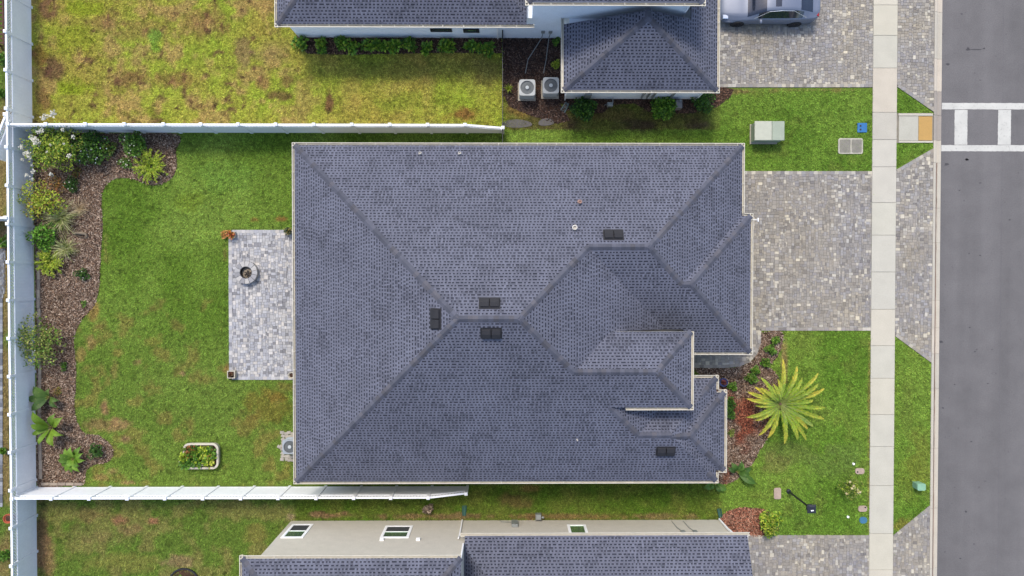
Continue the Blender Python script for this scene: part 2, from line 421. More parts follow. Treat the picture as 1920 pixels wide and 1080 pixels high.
# ---- outlines of everything that is not grass (world xy)
BED_BACK = smooth_closed(WP([(332, 252), (330, 285), (332, 312), (322, 334), (300, 346), (280, 347), (262, 340), (240, 334), (216, 336), (198, 350), (191, 374), (193, 420), (190, 470), (188, 512), (186, 542), (177, 574), (160, 592), (148, 610), (139, 635), (140, 655), (143, 685), (143, 722), (140, 760), (146, 792), (160, 812), (190, 818), (213, 842), (206, 864), (176, 872), (162, 884), (157, 908), (120, 910), (71, 910), (70, 800), (68, 600), (66, 450), (64, 300), (64, 251), (120, 250), (220, 250)]))
BED_TOP = WP([(556, 66), (560, 86), (578, 101), (650, 103), (740, 101), (840, 99), (941, 100), (941, 66)])
BED_AC = WP([(943, 60), (943, 178), (955, 200), (985, 214), (1012, 222), (1045, 232), (1070, 226), (1050, 195), (1120, 182), (1120, 60)])
BED_GARAGE = WP([(1052, 178), (1058, 206), (1100, 214), (1130, 212), (1150, 196), (1190, 194), (1220, 212), (1262, 213), (1300, 212), (1345, 200), (1368, 184), (1376, 167), (1352, 163), (1320, 176)])
BED_FRONT = smooth_closed(WP([(1428, 624), (1466, 622), (1466, 646), (1456, 670), (1443, 686), (1452, 697), (1462, 714), (1466, 736), (1462, 775), (1450, 806), (1436, 826), (1424, 845), (1412, 868), (1396, 881), (1376, 902), (1340, 908), (1318, 890), (1318, 720), (1290, 688), (1304, 689), (1360, 690), (1386, 687), (1405, 679), (1418, 664), (1425, 645)]), 4)
BED_LOW = smooth_closed(WP([(1348, 975), (1358, 962), (1378, 953), (1405, 951), (1440, 957), (1457, 972), (1456, 998), (1440, 1004), (1374, 1004), (1352, 990)]), 4)
PATIO = WP([(429, 431), (580, 431), (580, 712), (430, 712)])
DRIVE_MAIN = WP([(1330, 321), (1632, 321), (1632, 620), (1427, 620), (1426, 645), (1419, 664), (1406, 679), (1386, 687), (1360, 690), (1270, 690), (1270, 640), (1330, 640)])
DRIVE_TOP = WP([(1310, -90), (1634, -90), (1634, 164), (1310, 164)])
DRIVE_LOW = WP([(1375, 1003), (1633, 1003), (1633, 1150), (1375, 1150)])
APRON_TOP = WP([(1683, -90), (1746, -90), (1746, 210), (1685, 163)])
APRON_MAIN = WP([(1679, 318), (1747, 278), (1747, 680), (1679, 630)])
APRON_LOW = WP([(1684, 1003), (1747, 947), (1747, 1150), (1679, 1150), (1679, 1003)])
RAMP = WP([(1679, 212), (1750, 212), (1750, 268), (1679, 268)])
SWX0, SWX1 = 18.72, 19.97
SIDEWALK = [(SWX0, -19), (SWX1, -19), (SWX1, 19), (SWX0, 19)]
CURBX = 21.87
def fit(poly, lo, hi): return [(lo + .004 if abs(x - lo) < .35 else hi - .004 if abs(x - hi) < .35 else x, y) for x, y in poly]
APRON_TOP, APRON_MAIN, APRON_LOW, RAMP = (fit(p, SWX1, CURBX) for p in (APRON_TOP, APRON_MAIN, APRON_LOW, RAMP))
DRIVE_TOP, DRIVE_MAIN, DRIVE_LOW = (fit(p, -99, SWX0) for p in (DRIVE_TOP, DRIVE_MAIN, DRIVE_LOW))
HOUSES = [[(-9.5, -9.2), (9.6, -9.2), (9.6, -3.2), (11.0, -3.2), (11.0, 5.8), (-9.5, 5.8)],
          [(-10.6, 12.15), (11, 12.15), (11, 20), (-10.6, 20)], [(2.9, 9.05), (9.7, 9.05), (9.7, 20), (2.9, 20)],
          [(-11.1, -20), (11.1, -20), (11.1, -12.5), (-11.1, -12.5)]]
PAD_NW = WP([(521, 808), (560, 808), (560, 866), (521, 866)])
BORDER = WP([(60, 470), (72, 470), (73, 912), (60, 912)])
NOGRASS = [BED_BACK, BED_TOP, BED_AC, BED_GARAGE, BED_FRONT, BED_LOW, PATIO, DRIVE_MAIN, DRIVE_TOP, DRIVE_LOW, APRON_TOP, APRON_MAIN, APRON_LOW, RAMP, SIDEWALK, PAD_NW, BORDER] + HOUSES

def grass(name, label, x0, x1, y0, y1, density, length=0.09, speck=.73):
    n = int((x1 - x0) * (y1 - y0) * density)
    x, y = rng.uniform(x0, x1, n), rng.uniform(y0, y1, n)
    keep = np.ones(n, bool)
    for p in NOGRASS:
        a = np.array(p); bb = (x > a[:, 0].min()) & (x < a[:, 0].max()) & (y > a[:, 1].min()) & (y < a[:, 1].max())
        idx = np.where(bb & keep)[0]
        keep[idx[inside(x[idx], y[idx], p)]] = False
    x, y = x[keep], y[keep]; n = len(x)
    c = lawn_colour(x, y)
    tuft = fbm(x, y, .11, 77)                                   # clumps of lighter and darker blades
    lum = 0.86 + 1.7 * (tuft - .14) + rng.normal(0, .26, n)
    spk = vnoise(x, y, .10, 78); lum = lum * np.where(spk > speck, .5, 1.0)     # dark gaps between tussocks
    c = c * np.clip(lum, .3, 2.4)[:, None] * rng.uniform(.93, 1.07, (n, 3))
    a = rng.uniform(0, 2 * math.pi, n); L = length * rng.uniform(.6, 1.4, n); wd = 0.018 * rng.uniform(.7, 1.5, n)
    dx, dy = np.cos(a), np.sin(a); h = L * rng.uniform(.35, .8, n)
    z0 = np.full(n, -.002)
    v = np.stack([np.stack([x - dy * wd, y + dx * wd, z0], -1), np.stack([x + dy * wd, y - dx * wd, z0], -1),
                  np.stack([x + dx * L, y + dy * L, h], -1)], 1)
    o = np_mesh(name, v, c, M_BLADE, kind="stuff"); return tag(o, label, "grass")
FY = 16.5
grass("grass", "yellowing patchy grass of the yard behind the white fence, beyond the top of the garden", -23.95, 1.0, 7.5, FY, 420, speck=.64)
grass("grass", "green grass of the fenced back garden left of the grey roofed house", -24, -9.4, -10.6, 7.4, 480)
grass("grass", "grass along the narrow passages above and below the grey roofed house", -9.4, 11.4, -12.6, 9.4, 420)
grass("grass", "grass of the yard below the lower white fence", -24, -9.4, -16.5, -10.8, 430)
grass("grass", "front lawn and verge grass between the houses and the road curb", 11.4, 21.84, -FY, 9.6, 480)
grass("grass", "thin dry grass outside the tall white back fence", -27.5, -24.15, -FY, FY, 300)

# ---- mulch beds
def bed(poly, name, label, dens, pal, z=0.010):
    m = MB(); m.poly([(x, y, z) for x, y in poly])
    tag(m.build(name, M_SOIL), label, "mulch bed", kind="structure")
    a = np.array(poly); lo, hi = a.min(0), a.max(0)
    n = int((hi[0] - lo[0]) * (hi[1] - lo[1]) * dens)
    x, y = rng.uniform(lo[0], hi[0], n), rng.uniform(lo[1], hi[1], n)
    k = inside(x, y, poly); x, y = x[k], y[k]; n = len(x)
    px, py = PX(x, y)
    pl = np.array([S(*p) for p in pal]); ci = rng.integers(0, len(pl), n)
    c = pl[ci] * rng.uniform(.75, 1.9, n)[:, None]
    if name == "mulch_bed" and "palm" in label:                 # newer red bark near the palm
        w = np.clip((fbm(x, y, 1.1, 55) - .42) * 5, 0, 1) * np.clip((py - 715) / 30, 0, 1)
        red = np.array([S(146, 84, 66), S(122, 66, 54), S(168, 110, 88), S(100, 58, 50)])[rng.integers(0, 4, n)] * rng.uniform(.75, 1.7, n)[:, None]
        c = c * (1 - w[:, None]) + red * w[:, None]
    t = rng.uniform(0, math.pi, n); L, wd = rng.uniform(.02, .055, n), rng.uniform(.010, .022, n)
    ax = np.stack([np.cos(t), np.sin(t), rng.normal(0, .35, n)], -1) * L[:, None]
    ay = np.stack([-np.sin(t), np.cos(t), rng.normal(0, .35, n)], -1) * wd[:, None]
    ctr = np.stack([x, y, z + .012 + rng.uniform(0, .035, n)], -1)
    v = np.stack([ctr - ax - ay, ctr + ax - ay, ctr + ax + ay, ctr - ax + ay], 1)
    tag(np_mesh("mulch", v, c, M_CHIP, kind="stuff"), "loose bark chips on the " + label, "mulch")
PAL_G = [(148, 130, 118), (122, 104, 94), (176, 160, 148), (104, 86, 76), (136, 112, 96), (88, 74, 66)]
PAL_D = [(84, 70, 66), (62, 52, 50), (110, 94, 88), (48, 42, 42)]
PAL_R = [(168, 112, 92), (150, 96, 80), (190, 146, 126), (120, 78, 66), (140, 110, 96)]
bed(BED_BACK, "mulch_bed", "curving mulch bed along the white back fence", 700, PAL_G)
bed(BED_TOP, "mulch_bed", "narrow planted strip below the pale wall of the upper house", 420, [(104, 84, 74), (80, 64, 58), (140, 116, 100), (64, 54, 50)])
bed(BED_AC, "mulch_bed", "dark mulch around the two air conditioners", 420, PAL_D)
bed(BED_GARAGE, "mulch_bed", "mulch strip below the upper garage roof", 420, [(104, 84, 74), (80, 64, 58), (130, 100, 86), (64, 54, 50)])
bed(BED_FRONT, "mulch_bed", "front mulch bed around the yellow green palm", 620, PAL_G)
bed(BED_LOW, "mulch_bed", "reddish mulch bed at the corner of the lower house", 620, PAL_R)

# ---- paver surfaces
def pal_drive(x=0.0, y=0.0):
    q = float(fbm(np.array(x), np.array(y), 1.6, 71)); r = random.random() * (1.75 - 1.5 * float(vnoise(np.array(x), np.array(y), .9, 73)))
    if r < .07: c = random.choice([(204, 200, 192), (210, 205, 194), (196, 194, 190)])
    elif r < .14: c = random.choice([(142, 138, 136), (138, 135, 136), (146, 142, 138)])
    elif r < .35: c = random.choice([(174, 170, 166), (178, 173, 166), (170, 169, 172)])
    else: c = random.choice([(160, 156, 153), (156, 153, 151), (165, 162, 160), (158, 156, 160), (163, 158, 153)])
    k = random.uniform(.99, 1.08); w = (q - .56) * .14; return S(c[0] * k * (1 - w * .5), c[1] * k * (1 - w * .25), c[2] * k * (1 + w * .5))
def pal_patio(x=0.0, y=0.0):
    r = random.random()
    if r < .30: c = random.choice([(214, 214, 220), (204, 206, 214), (220, 218, 220)])
    elif r < .45: c = random.choice([(158, 160, 172), (148, 150, 160)])
    else: c = random.choice([(190, 194, 208), (182, 186, 200), (198, 201, 212), (188, 190, 198)])
    k = random.uniform(.94, 1.06); return S(*(v * k for v in c))
PAVER_MESH = {}
def paver_mesh(w, h):
    k = (round(w, 3), round(h, 3))
    if k not in PAVER_MESH:
        m = MB(); m.bbox(-w / 2, w / 2, -h / 2, h / 2, -.03, 0, .007); PAVER_MESH[k] = m.mesh("paver", M_PAVERO)
    return PAVER_MESH[k]
def pave(parent, poly, pal, unit=.072, ztop=.04, singles=300, borders=(), gap=.007):
    a = np.array(poly); lo, hi = a.min(0), a.max(0)
    nx, ny = max(1, round((hi[0] - lo[0]) / unit)), max(1, round((hi[1] - lo[1]) / unit))
    ux_, uy_ = (hi[0] - lo[0]) / nx, (hi[1] - lo[1]) / ny
    used = np.zeros((nx, ny), bool); pieces = []
    shapes = [(2, 2)] * 6 + [(3, 2)] * 6 + [(2, 3)] * 2 + [(1, 2), (3, 3), (2, 1)]
    for j in range(ny):
        for i in range(nx):
            if used[i, j]: continue
            random.shuffle(shapes)
            for w, h in shapes + [(1, 1)]:
                if i + w <= nx and j + h <= ny and not used[i:i + w, j:j + h].any():
                    used[i:i + w, j:j + h] = True
                    pieces.append((lo[0] + i * ux_, lo[1] + j * uy_, w * ux_, h * uy_)); break
    P = np.array(pieces); cx, cy = P[:, 0] + P[:, 2] / 2, P[:, 1] + P[:, 3] / 2
    k = inside(cx, cy, poly)
    for ox, oy in ((-.4, -.4), (.4, -.4), (.4, .4), (-.4, .4)): k &= inside(cx + ox * P[:, 2], cy + oy * P[:, 3], poly)
    P, cx, cy = P[k], cx[k], cy[k]
    px, py = PX(cx, cy)
    score = P[:, 2] * P[:, 3] + rng.uniform(0, .002, len(P)) - ((px < 0) | (px > 1920) | (py < 0) | (py > 1080)) * 1.0
    order = np.argsort(-score); rest = MB()
    for r, q in enumerate(order):
        x, y, w, h = P[q]; dz = random.uniform(-.004, .003); c = pal(cx[q], cy[q])
        if r < singles:
            place("paver", paver_mesh(w - gap, h - gap), (cx[q], cy[q], ztop + dz), parent, c)
        else:
            rest.bbox(x + gap / 2, x + w - gap / 2, y + gap / 2, y + h - gap / 2, ztop - .03, ztop + dz, .007, c)
    for line in borders:                                        # soldier course along an edge
        for (x0, y0), (x1, y1) in zip(line[:-1], line[1:]):
            d = Vector((x1 - x0, y1 - y0, 0)); L = d.length; d.normalize(); nrm = Vector((-d.y, d.x, 0)); n = max(1, int(L / .21))
            for i in range(n):
                c0 = Vector((x0, y0, 0)) + d * (L * (i + .5) / n) + nrm * .085 + Vector((0, 0, ztop - .006))
                rest.obox(c0, d * (L / n / 2 - .004), nrm * .082, (0, 0, .012), pal(c0.x, c0.y))
    if rest.v: rest.build("pavers", M_PAVER, parent, kind="stuff")
def paved(name, poly, pal, borders=(), singles=300, ztop=.04):
    m = MB(); m.poly([(x, y, ztop - .022) for x, y in poly])
    o = m.build(name, M_SAND); o["kind"] = "structure"; pave(o, poly, pal, borders=borders, singles=singles, ztop=ztop); return o
paved("patio", PATIO, pal_patio, [[PATIO[3], PATIO[2]], [PATIO[0], PATIO[3]], [PATIO[1], PATIO[0]]])
walk = [DRIVE_MAIN[k] for k in (9, 8, 7, 6, 5, 4, 3)]
paved("driveway", DRIVE_MAIN, pal_drive, [[DRIVE_MAIN[1], DRIVE_MAIN[0]], [DRIVE_MAIN[3], DRIVE_MAIN[2]], walk])
paved("driveway", DRIVE_TOP, pal_drive, [[DRIVE_TOP[3], DRIVE_TOP[2]][::1]] and [[(DRIVE_TOP[3][0], DRIVE_TOP[3][1]), (DRIVE_TOP[2][0], DRIVE_TOP[2][1])]])
paved("driveway", DRIVE_LOW, pal_drive, [[DRIVE_LOW[1], DRIVE_LOW[0]]])
paved("driveway_apron", APRON_TOP, pal_drive, [[APRON_TOP[3], APRON_TOP[2]]], 150)
paved("driveway_apron", APRON_MAIN, pal_drive, [[APRON_MAIN[1], APRON_MAIN[0]], [APRON_MAIN[3], APRON_MAIN[2]]], 300)
paved("driveway_apron", APRON_LOW, pal_drive, [[APRON_LOW[1], APRON_LOW[0]]], 100)

# ---- sidewalk slabs
sw = MB(); sw.poly([(x, y, .006) for x, y in SIDEWALK]); sw = sw.build("sidewalk", mat("joint_dark", S(156, 151, 141), rough=1)); sw["kind"] = "structure"
joints = [-120, -55, 10, 67, 128, 211, 262, 313, 380, 441, 510, 580, 648, 709, 777, 837, 910, 1000, 1068, 1130, 1195]
SLABC = {3: (212, 211, 202), 4: (218, 211, 200), 5: (208, 205, 198)}
for i in range(len(joints) - 1):
    ya, yb = W(1655, joints[i])[1], W(1655, joints[i + 1])[1]
    w, h = SWX1 - SWX0 - .012, ya - yb - .014
    m = MB(); m.bbox(-w / 2, w / 2, -h / 2, h / 2, -.045, 0, .008)
    c = SLABC.get(i, random.choice([(218, 215, 203), (214, 213, 204), (220, 216, 205), (215, 213, 206), (213, 212, 205)]))
    place("slab", m.mesh("slab", M_CONC), ((SWX0 + SWX1) / 2, (ya + yb) / 2, .05 + random.uniform(-.003, .003)), sw, S(*c))
# ---- kerb ramp with yellow tactile pad
rm = MB(); rm.poly([(x, y, .008) for x, y in RAMP]); rm = rm.build("curb_ramp", MATS["joint_dark"]); rm["kind"] = "structure"
def slabpx(name, a, b, c, d, z, col, parent, m=M_CONC):
    x0, y1 = W(a, b); x1, y0 = W(c, d); w, h = x1 - x0, y1 - y0
    q = MB(); q.bbox(-w / 2, w / 2, -h / 2, h / 2, -.04, 0, .006)
    return place(name, q.mesh(name, m), ((x0 + x1) / 2, (y0 + y1) / 2, z), parent, col)
slabpx("ramp_slab", 1685, 218, 1721, 264, .035, S(204, 204, 196), rm)
slabpx("flare", 1684, 213, 1748, 217.5, .06, S(214, 210, 202), rm)
slabpx("flare", 1684, 264.5, 1748, 268, .06, S(220, 216, 206), rm)
pad = slabpx("tactile_pad", 1722, 218.5, 1747, 263.5, .037, S(210, 172, 106), rm)
dm = MB(); x0, y1 = W(1723, 220); x1, y0 = W(1746, 262)
for i in range(10):
    for j in range(19): dm.lathe([(.016, 0), (.012, .006)], 6, (x0 + (i + .5) * (x1 - x0) / 10, y0 + (j + .5) * (y1 - y0) / 19, .037))
dm = dm.build("dome", mat("tactile_yellow", S(214, 170, 92), rough=.7), rm); dm["kind"] = "stuff"
# ---- curb with its drain channel, and the road
cb = MB(); cb.poly([(CURBX, -19, -.13), (CURBX + .5, -19, -.13), (CURBX + .5, 19, -.13), (CURBX, 19, -.13)])
cb = cb.build("curb", MATS["joint_dark"]); cb["kind"] = "structure"
cj = [-125, -45, 22, 110, 171, 216, 263, 305, 390, 455, 563, 615, 663, 729, 841, 953, 1065, 1130, 1195]
PROF = [(0, -.12), (0, .045), (.012, .055), (.11, .05), (.15, .02), (.19, -.075), (.29, -.085), (.33, -.07), (.45, -.062), (.45, -.12)]
for i in range(len(cj) - 1):
    ya, yb = W(1752, cj[i])[1], W(1752, cj[i + 1])[1]; h = (ya - yb) / 2 - .006; n = len(PROF)
    m = MB(); m.add([(x, -h, z) for x, z in PROF] + [(x, h, z) for x, z in PROF],
                    [(k + 1, k, n + k, n + k + 1) for k in range(n - 1)] + [tuple(range(n)), tuple(range(2 * n - 1, n - 1, -1))])
    c = (178, 172, 168) if i in (4, 5) else random.choice([(214, 208, 198), (220, 212, 202), (208, 204, 196)])
    place("curb_stone", m.mesh("curb_stone", M_CONC), (CURBX, (ya + yb) / 2, 0), cb, S(*c))
def dirt_mat():
    m, nt, b = _new("gutter_dirt"); c = nt.nodes.new("ShaderNodeRGB"); c.outputs[0].default_value = (*S(136, 116, 106), 1)
    f = _range(nt, _noise(nt, 5, 5, stretch=(1, .25, 1)), .3, .7, .75, 1.45); nt.links.new(_scale(nt, c.outputs[0], f), b.inputs["Base Color"]); b.inputs["Roughness"].default_value = 1
    return m
ds = MB(); ys = np.linspace(W(1755, 305)[1], -18, 160); edge = .015 * (vnoise(ys, ys * 0, .35, 2) - .5)
L_ = [(CURBX + .186 + e, y, -.066) for y, e in zip(ys, edge)]; R_ = [(CURBX + .262 + e * 1.6, y, -.076) for y, e in zip(ys, edge[::-1])]
n = len(ys); ds.add(L_ + R_, [(i, i + 1, n + i + 1, n + i) for i in range(n - 1)]); ds.build("gutter_dirt", dirt_mat(), cb)
RX0, RZ = CURBX + .43, -.075
rd = MB(); rd.poly([(RX0, -900, RZ), (RX0 + 9, -900, RZ), (RX0 + 9, 900, RZ), (RX0, 900, RZ)])
rd = rd.build("road", M_ROAD); rd["kind"] = "structure"
def bar(a, b, c, d, name="painted_bar"):
    x0, y1 = W(a, b, RZ); x1, y0 = W(c, d, RZ); q = MB(); n = max(2, int((x1 - x0 + y1 - y0) / .12))
    # slightly worn edges
    horiz = (x1 - x0) > (y1 - y0); pts = []
    for i in range(n + 1):
        t = i / n; e = random.uniform(-.008, .008); pts.append((x0 + (x1 - x0) * t, y1 + e) if horiz else (x0 + e, y0 + (y1 - y0) * t))
    for i in range(n + 1):
        t = 1 - i / n; e = random.uniform(-.008, .008); pts.append((x0 + (x1 - x0) * t, y0 + e) if horiz else (x1 + e, y0 + (y1 - y0) * t))
    q.poly([(x, y, RZ + .004) for x, y in pts]); q.build(name, M_PAINT, rd)
bar(1766, 193, 2050, 205.5); bar(1765, 272, 2050, 284)
for a in (1790, 1871.5, 1953, 2035): bar(a, 206, a + 23.5, 271.5)
for a in (1876.5,):                                             # faint lane seam in the asphalt
    x = W(a, 540, RZ)[0]; q = MB(); q.box(x - .006, x + .006, -18, 18, RZ - .01, RZ + .002); q.build("seam", mat("seam_tar", S(112, 110, 120), rough=.9), rd)
for px_, py_, r in ((1803, 26, 3), (1777, 120, 5), (1830, 93, 9), (1815, 92, 6), (1845, 91, 4), (1775, 308, 6), (1813, 299, 4), (1838, 343, 3), (1893, 412, 3), (1838, 479, 3), (1813, 299, 5), (1764, 641, 5), (1828, 659, 2.5), (1818, 614, 2.5), (1790, 721, 2.5), (1852, 719, 2.5), (1768, 765, 3), (1811, 959, 4), (1801, 1047, 3), (1821, 828, 3), (1847, 902, 2.5), (1817, 475, 2.5), (1826, 1020, 2.5), (1799, 357, 2.5)):
    x, y = W(px_, py_, RZ); q = MB(); k = random.randint(0, 9); s = r / 36.6
    q.poly([(x + s * (1 if py_ != 93 else 2.2) * math.cos(t) * random.uniform(.45, 1), y + s * (.6 if py_ != 93 else .16) * math.sin(t) * random.uniform(.45, 1), RZ + .0025) for t in np.linspace(0, 2 * math.pi, 11)[:-1]])
    q.build("oil_spot", mat("oil", S(74, 72, 78), rough=.7), rd)

# ================================================================== HOUSES
class Roof:
    """Upper envelope of hip roofs; each piece is a rectangle with an eave height and four pitches."""
    def __init__(s, pieces): s.p = [dict(zip(("x0", "x1", "y0", "y1", "ez", "m"), q)) for q in pieces]
    def faces(s, p):
        mw, me, ms, mn = p["m"]
        return [(mw, 0, p["ez"] - mw * p["x0"]), (-me, 0, p["ez"] + me * p["x1"]), (0, ms, p["ez"] - ms * p["y0"]), (0, -mn, p["ez"] + mn * p["y1"])]
    def h(s, x, y):
        best = -1
        for p in s.p:
            if p["x0"] - 1e-6 <= x <= p["x1"] + 1e-6 and p["y0"] - 1e-6 <= y <= p["y1"] + 1e-6:
                best = max(best, min(a * x + b * y + c for a, b, c in s.faces(p)))
        return best
    def polys(s):
        out = []
        for i, p in enumerate(s.p):
            fs = s.faces(p); rect = [(p["x0"], p["y0"]), (p["x1"], p["y0"]), (p["x1"], p["y1"]), (p["x0"], p["y1"])]
            for k, (a, b, c) in enumerate(fs):
                poly = rect
                for j, (a2, b2, c2) in enumerate(fs):
                    if j != k: poly = clip(poly, a2 - a, b2 - b, c2 - c)
                todo = [poly] if area(poly) > 1e-4 else []
                for j, q in enumerate(s.p):
                    if j == i: continue
                    e = 1e-4 if j < i else -1e-4
                    hp = [(1, 0, -q["x0"]), (-1, 0, q["x1"]), (0, 1, -q["y0"]), (0, -1, q["y1"])] + [(a2 - a, b2 - b, c2 - c + e) for a2, b2, c2 in s.faces(q)]
                    nxt = []
                    for t in todo:
                        rem = t
                        for (u, v, w) in hp:
                            o = clip(rem, -u, -v, -w)
                            if area(o) > 1e-4: nxt.append(o)
                            rem = clip(rem, u, v, w)
                            if area(rem) < 1e-5: break
                    todo = nxt
                out += [((a, b, c), t) for t in todo]
        return out

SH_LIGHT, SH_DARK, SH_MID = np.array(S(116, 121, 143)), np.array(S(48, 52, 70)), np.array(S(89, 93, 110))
STAINS = []
def shingle_tone(x, y):
    t = 0.84 + 0.24 * float(fbm(np.array(x), np.array(y), .9, 61)) + 0.10 * float(vnoise(np.array(x), np.array(y), 3.5, 62))
    return t
def shingles(name, polys, parent, tab=1.0):
    m = MB(); EXP = 0.143
    for (a, b, c), poly in polys:
        g = math.hypot(a, b)
        if g > 5: continue
        ux, uy = a / g, b / g; tx, ty = -uy, ux
        cs = 1 / math.sqrt(1 + g * g); d = EXP * cs; nz = Vector((-a, -b, 1)).normalized()
        S_ = [p[0] * ux + p[1] * uy for p in poly]; off = (2.0 - c) / g
        k0, k1 = math.floor((min(S_) - off) / d), math.ceil((max(S_) - off) / d)
        def put(pts, lift0, lift1, s0, col):
            vs = []
            for x, y in pts:
                f = ((x * ux + y * uy) - s0) / d; l = lift0 + (lift1 - lift0) * f
                p = Vector((x, y, a * x + b * y + c)) + nz * l; vs.append(p)
            m.poly(vs, tuple(col))
        for k in range(k0, k1):
            s0 = off + k * d; s1 = s0 + d
            strip = clip(clip(poly, ux, uy, -s0), -ux, -uy, s1)
            if area(strip) < 2e-4: continue
            T = [p[0] * tx + p[1] * ty for p in strip]; ta, tb = min(T), max(T)
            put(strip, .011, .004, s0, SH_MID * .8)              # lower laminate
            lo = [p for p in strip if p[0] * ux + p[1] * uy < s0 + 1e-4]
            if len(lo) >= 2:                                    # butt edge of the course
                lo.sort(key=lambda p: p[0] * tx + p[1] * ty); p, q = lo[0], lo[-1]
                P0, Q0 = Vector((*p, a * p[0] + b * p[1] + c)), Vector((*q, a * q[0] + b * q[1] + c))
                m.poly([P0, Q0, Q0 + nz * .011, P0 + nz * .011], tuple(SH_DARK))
            ph = random.Random(f"{k}|{off:.3f}|{ux:.2f}|{uy:.2f}")
            # blended shingle lengths: each length is light or weathered dark, with printed shadow dashes along its lower part
            t = ta - ph.uniform(0, .3)
            while t < tb:
                w1, w2 = ph.uniform(.05, .10) * tab, ph.uniform(.065, .115) * tab
                if ph.random() < .12: w2 *= 1.8
                fld = float(vnoise(np.array(t), np.array(s0), .45, 91)) * .55 + float(vnoise(np.array(t * .42), np.array(s0), .19, 92)) * .45
                darkrun = fld > .62
                for w, tooth in ((w1, True), (w2, False)):
                    t0, t1 = t, t + w; t = t1
                    if t1 < ta or t0 > tb: continue
                    q = clip(clip(strip, tx, ty, -t0), -tx, -ty, t1)
                    if area(q) < 1e-5: continue
                    x, y = q[0]; tone = shingle_tone(x, y)
                    for sx, sy, sr, sk in STAINS:
                        dd = math.hypot(x - sx, y - sy) / sr
                        if dd < 1: tone *= 1 - sk * (1 - dd)
                    if tooth:
                        k_ = ph.uniform(.92, 1.12) if (not darkrun or ph.random() < .55) else ph.uniform(.7, .86)
                        put(q, .019, .008, s0, SH_LIGHT * tone * k_)
                    else:
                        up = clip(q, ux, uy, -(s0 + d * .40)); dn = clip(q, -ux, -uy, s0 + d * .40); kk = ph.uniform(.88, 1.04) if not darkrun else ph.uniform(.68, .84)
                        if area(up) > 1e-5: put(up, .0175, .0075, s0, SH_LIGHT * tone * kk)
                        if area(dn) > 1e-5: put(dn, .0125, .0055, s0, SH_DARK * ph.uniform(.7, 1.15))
    return m.build(name, M_SHINGLE, parent, kind="stuff")
def ridge_line(roof, parent, p0, p1, hw=.135, step=.205, tint=1.0):
    """cap shingles from the low end p0 to the high end p1"""
    a, b = Vector((*p0, roof.h(*p0))), Vector((*p1, roof.h(*p1)))
    if a.z > b.z: a, b = b, a
    d = (b - a); L = d.length; d.normalize(); perp = Vector((-d.y, d.x, 0)).normalized()
    mid = (a + b) / 2; e = .03; wings = []
    for sgn in (1, -1):
        q = mid + perp * sgn * e; hz = roof.h(q.x, q.y); slope = (hz - mid.z) / e
        if slope < -1.5 or hz < 0: slope = -.5
        wings.append((perp * sgn + Vector((0, 0, slope))) * hw)
    n = max(1, int(round(L / step))); st = L / n; Lp = st * 1.35
    up = Vector((0, 0, 1)); m = MB(); vs = []
    for x, l0 in ((-.01, .048), (Lp, .020)):
        for wv, l in ((wings[0], l0 - .010), (wings[0] * .45, l0), (Vector((0, 0, 0)), l0 + .004), (wings[1] * .45, l0), (wings[1], l0 - .010)):
            vs.append(d * x + wv + up * l)
    vs += [v - up * .02 for v in vs[:5]]
    fs = [(i, i + 1, 5 + i + 1, 5 + i) for i in range(4)] + [(10 + i, 10 + i + 1, i + 1, i) for i in range(4)]
    m.add(vs, fs); me = m.mesh("ridge_shingle", M_RIDGE)
    for i in range(n):
        c = SH_MID * random.uniform(1.0, 1.5) * tint
        if random.random() < .3: c = c * np.array([1.06, 1.0, .92])
        place("ridge_shingle", me, a + d * (st * i), parent, c)
HANGER = {}
def gutter(parent, p0, p1, z, width=.13, first=.35, gap=.85, m_=None, end_hole=False):
    """open channel from p0 to p1 on the outside of an eave; outside is to the right of p0->p1"""
    m_ = m_ or M_GUTTER
    a, b = Vector((*p0, z)), Vector((*p1, z)); d = (b - a); L = d.length; d.normalize(); o = Vector((d.y, -d.x, 0)); up = Vector((0, 0, 1))
    m = MB(); pr = [(-.03, .012), (.012, .012), (.014, -.02), (.016, -.105), (.085, -.11), (width - .025, -.03), (width - .028, .004), (width, .004), (width + .002, -.02), (width - .02, -.06), (.09, -.122), (.0, -.12)]
    n = len(pr)
    vs = [a + o * x + up * y for x, y in pr] + [b + o * x + up * y for x, y in pr]
    m.add(vs, [(i, (i + 1) % n, n + (i + 1) % n, n + i) for i in range(n)] + [tuple(range(n)), tuple(range(2 * n - 1, n - 1, -1))])
    g_ = m.build("gutter", m_, parent)
    key = (round(d.x, 2), round(d.y, 2), m_.name)
    if key not in HANGER:
        h = MB(); h.obox(o * (width / 2 + .004) + up * .008, d * .014, o * (width / 2 - .006), up * .004); HANGER[key] = h.mesh("hanger", m_)
    t = first
    while t < L - .1:
        ho = bpy.data.objects.new("hanger", HANGER[key]); ho.location = a + d * t; _link(ho, g_); t += gap * random.uniform(.7, 1.25)
    return g_
def wallbox(parent, poly, z0, z1, m_, name="wall"):
    m = MB(); m.prism(poly, z0, z1); return m.build(name, m_, parent)
def deck(parent, polys, name="roof"):
    m = MB()
    for (a, b, c), poly in polys:
        top = [(x, y, a * x + b * y + c) for x, y in poly]; m.poly(top)
        m.poly([(x, y, z - .10) for x, y, z in reversed(top)])
    return m.build(name, M_DECK, parent)
def fascia(parent, segs, m_=None):
    for (x0, y0, x1, y1, z) in segs:
        m = MB(); d = Vector((x1 - x0, y1 - y0, 0)).normalized(); o = Vector((d.y, -d.x, 0))
        c = Vector(((x0 + x1) / 2, (y0 + y1) / 2, z - .09)) - o * .012
        m.obox(c, d * (math.hypot(x1 - x0, y1 - y0) / 2), o * .011, (0, 0, .088)); m.build("fascia", m_ or M_TRIM, parent)

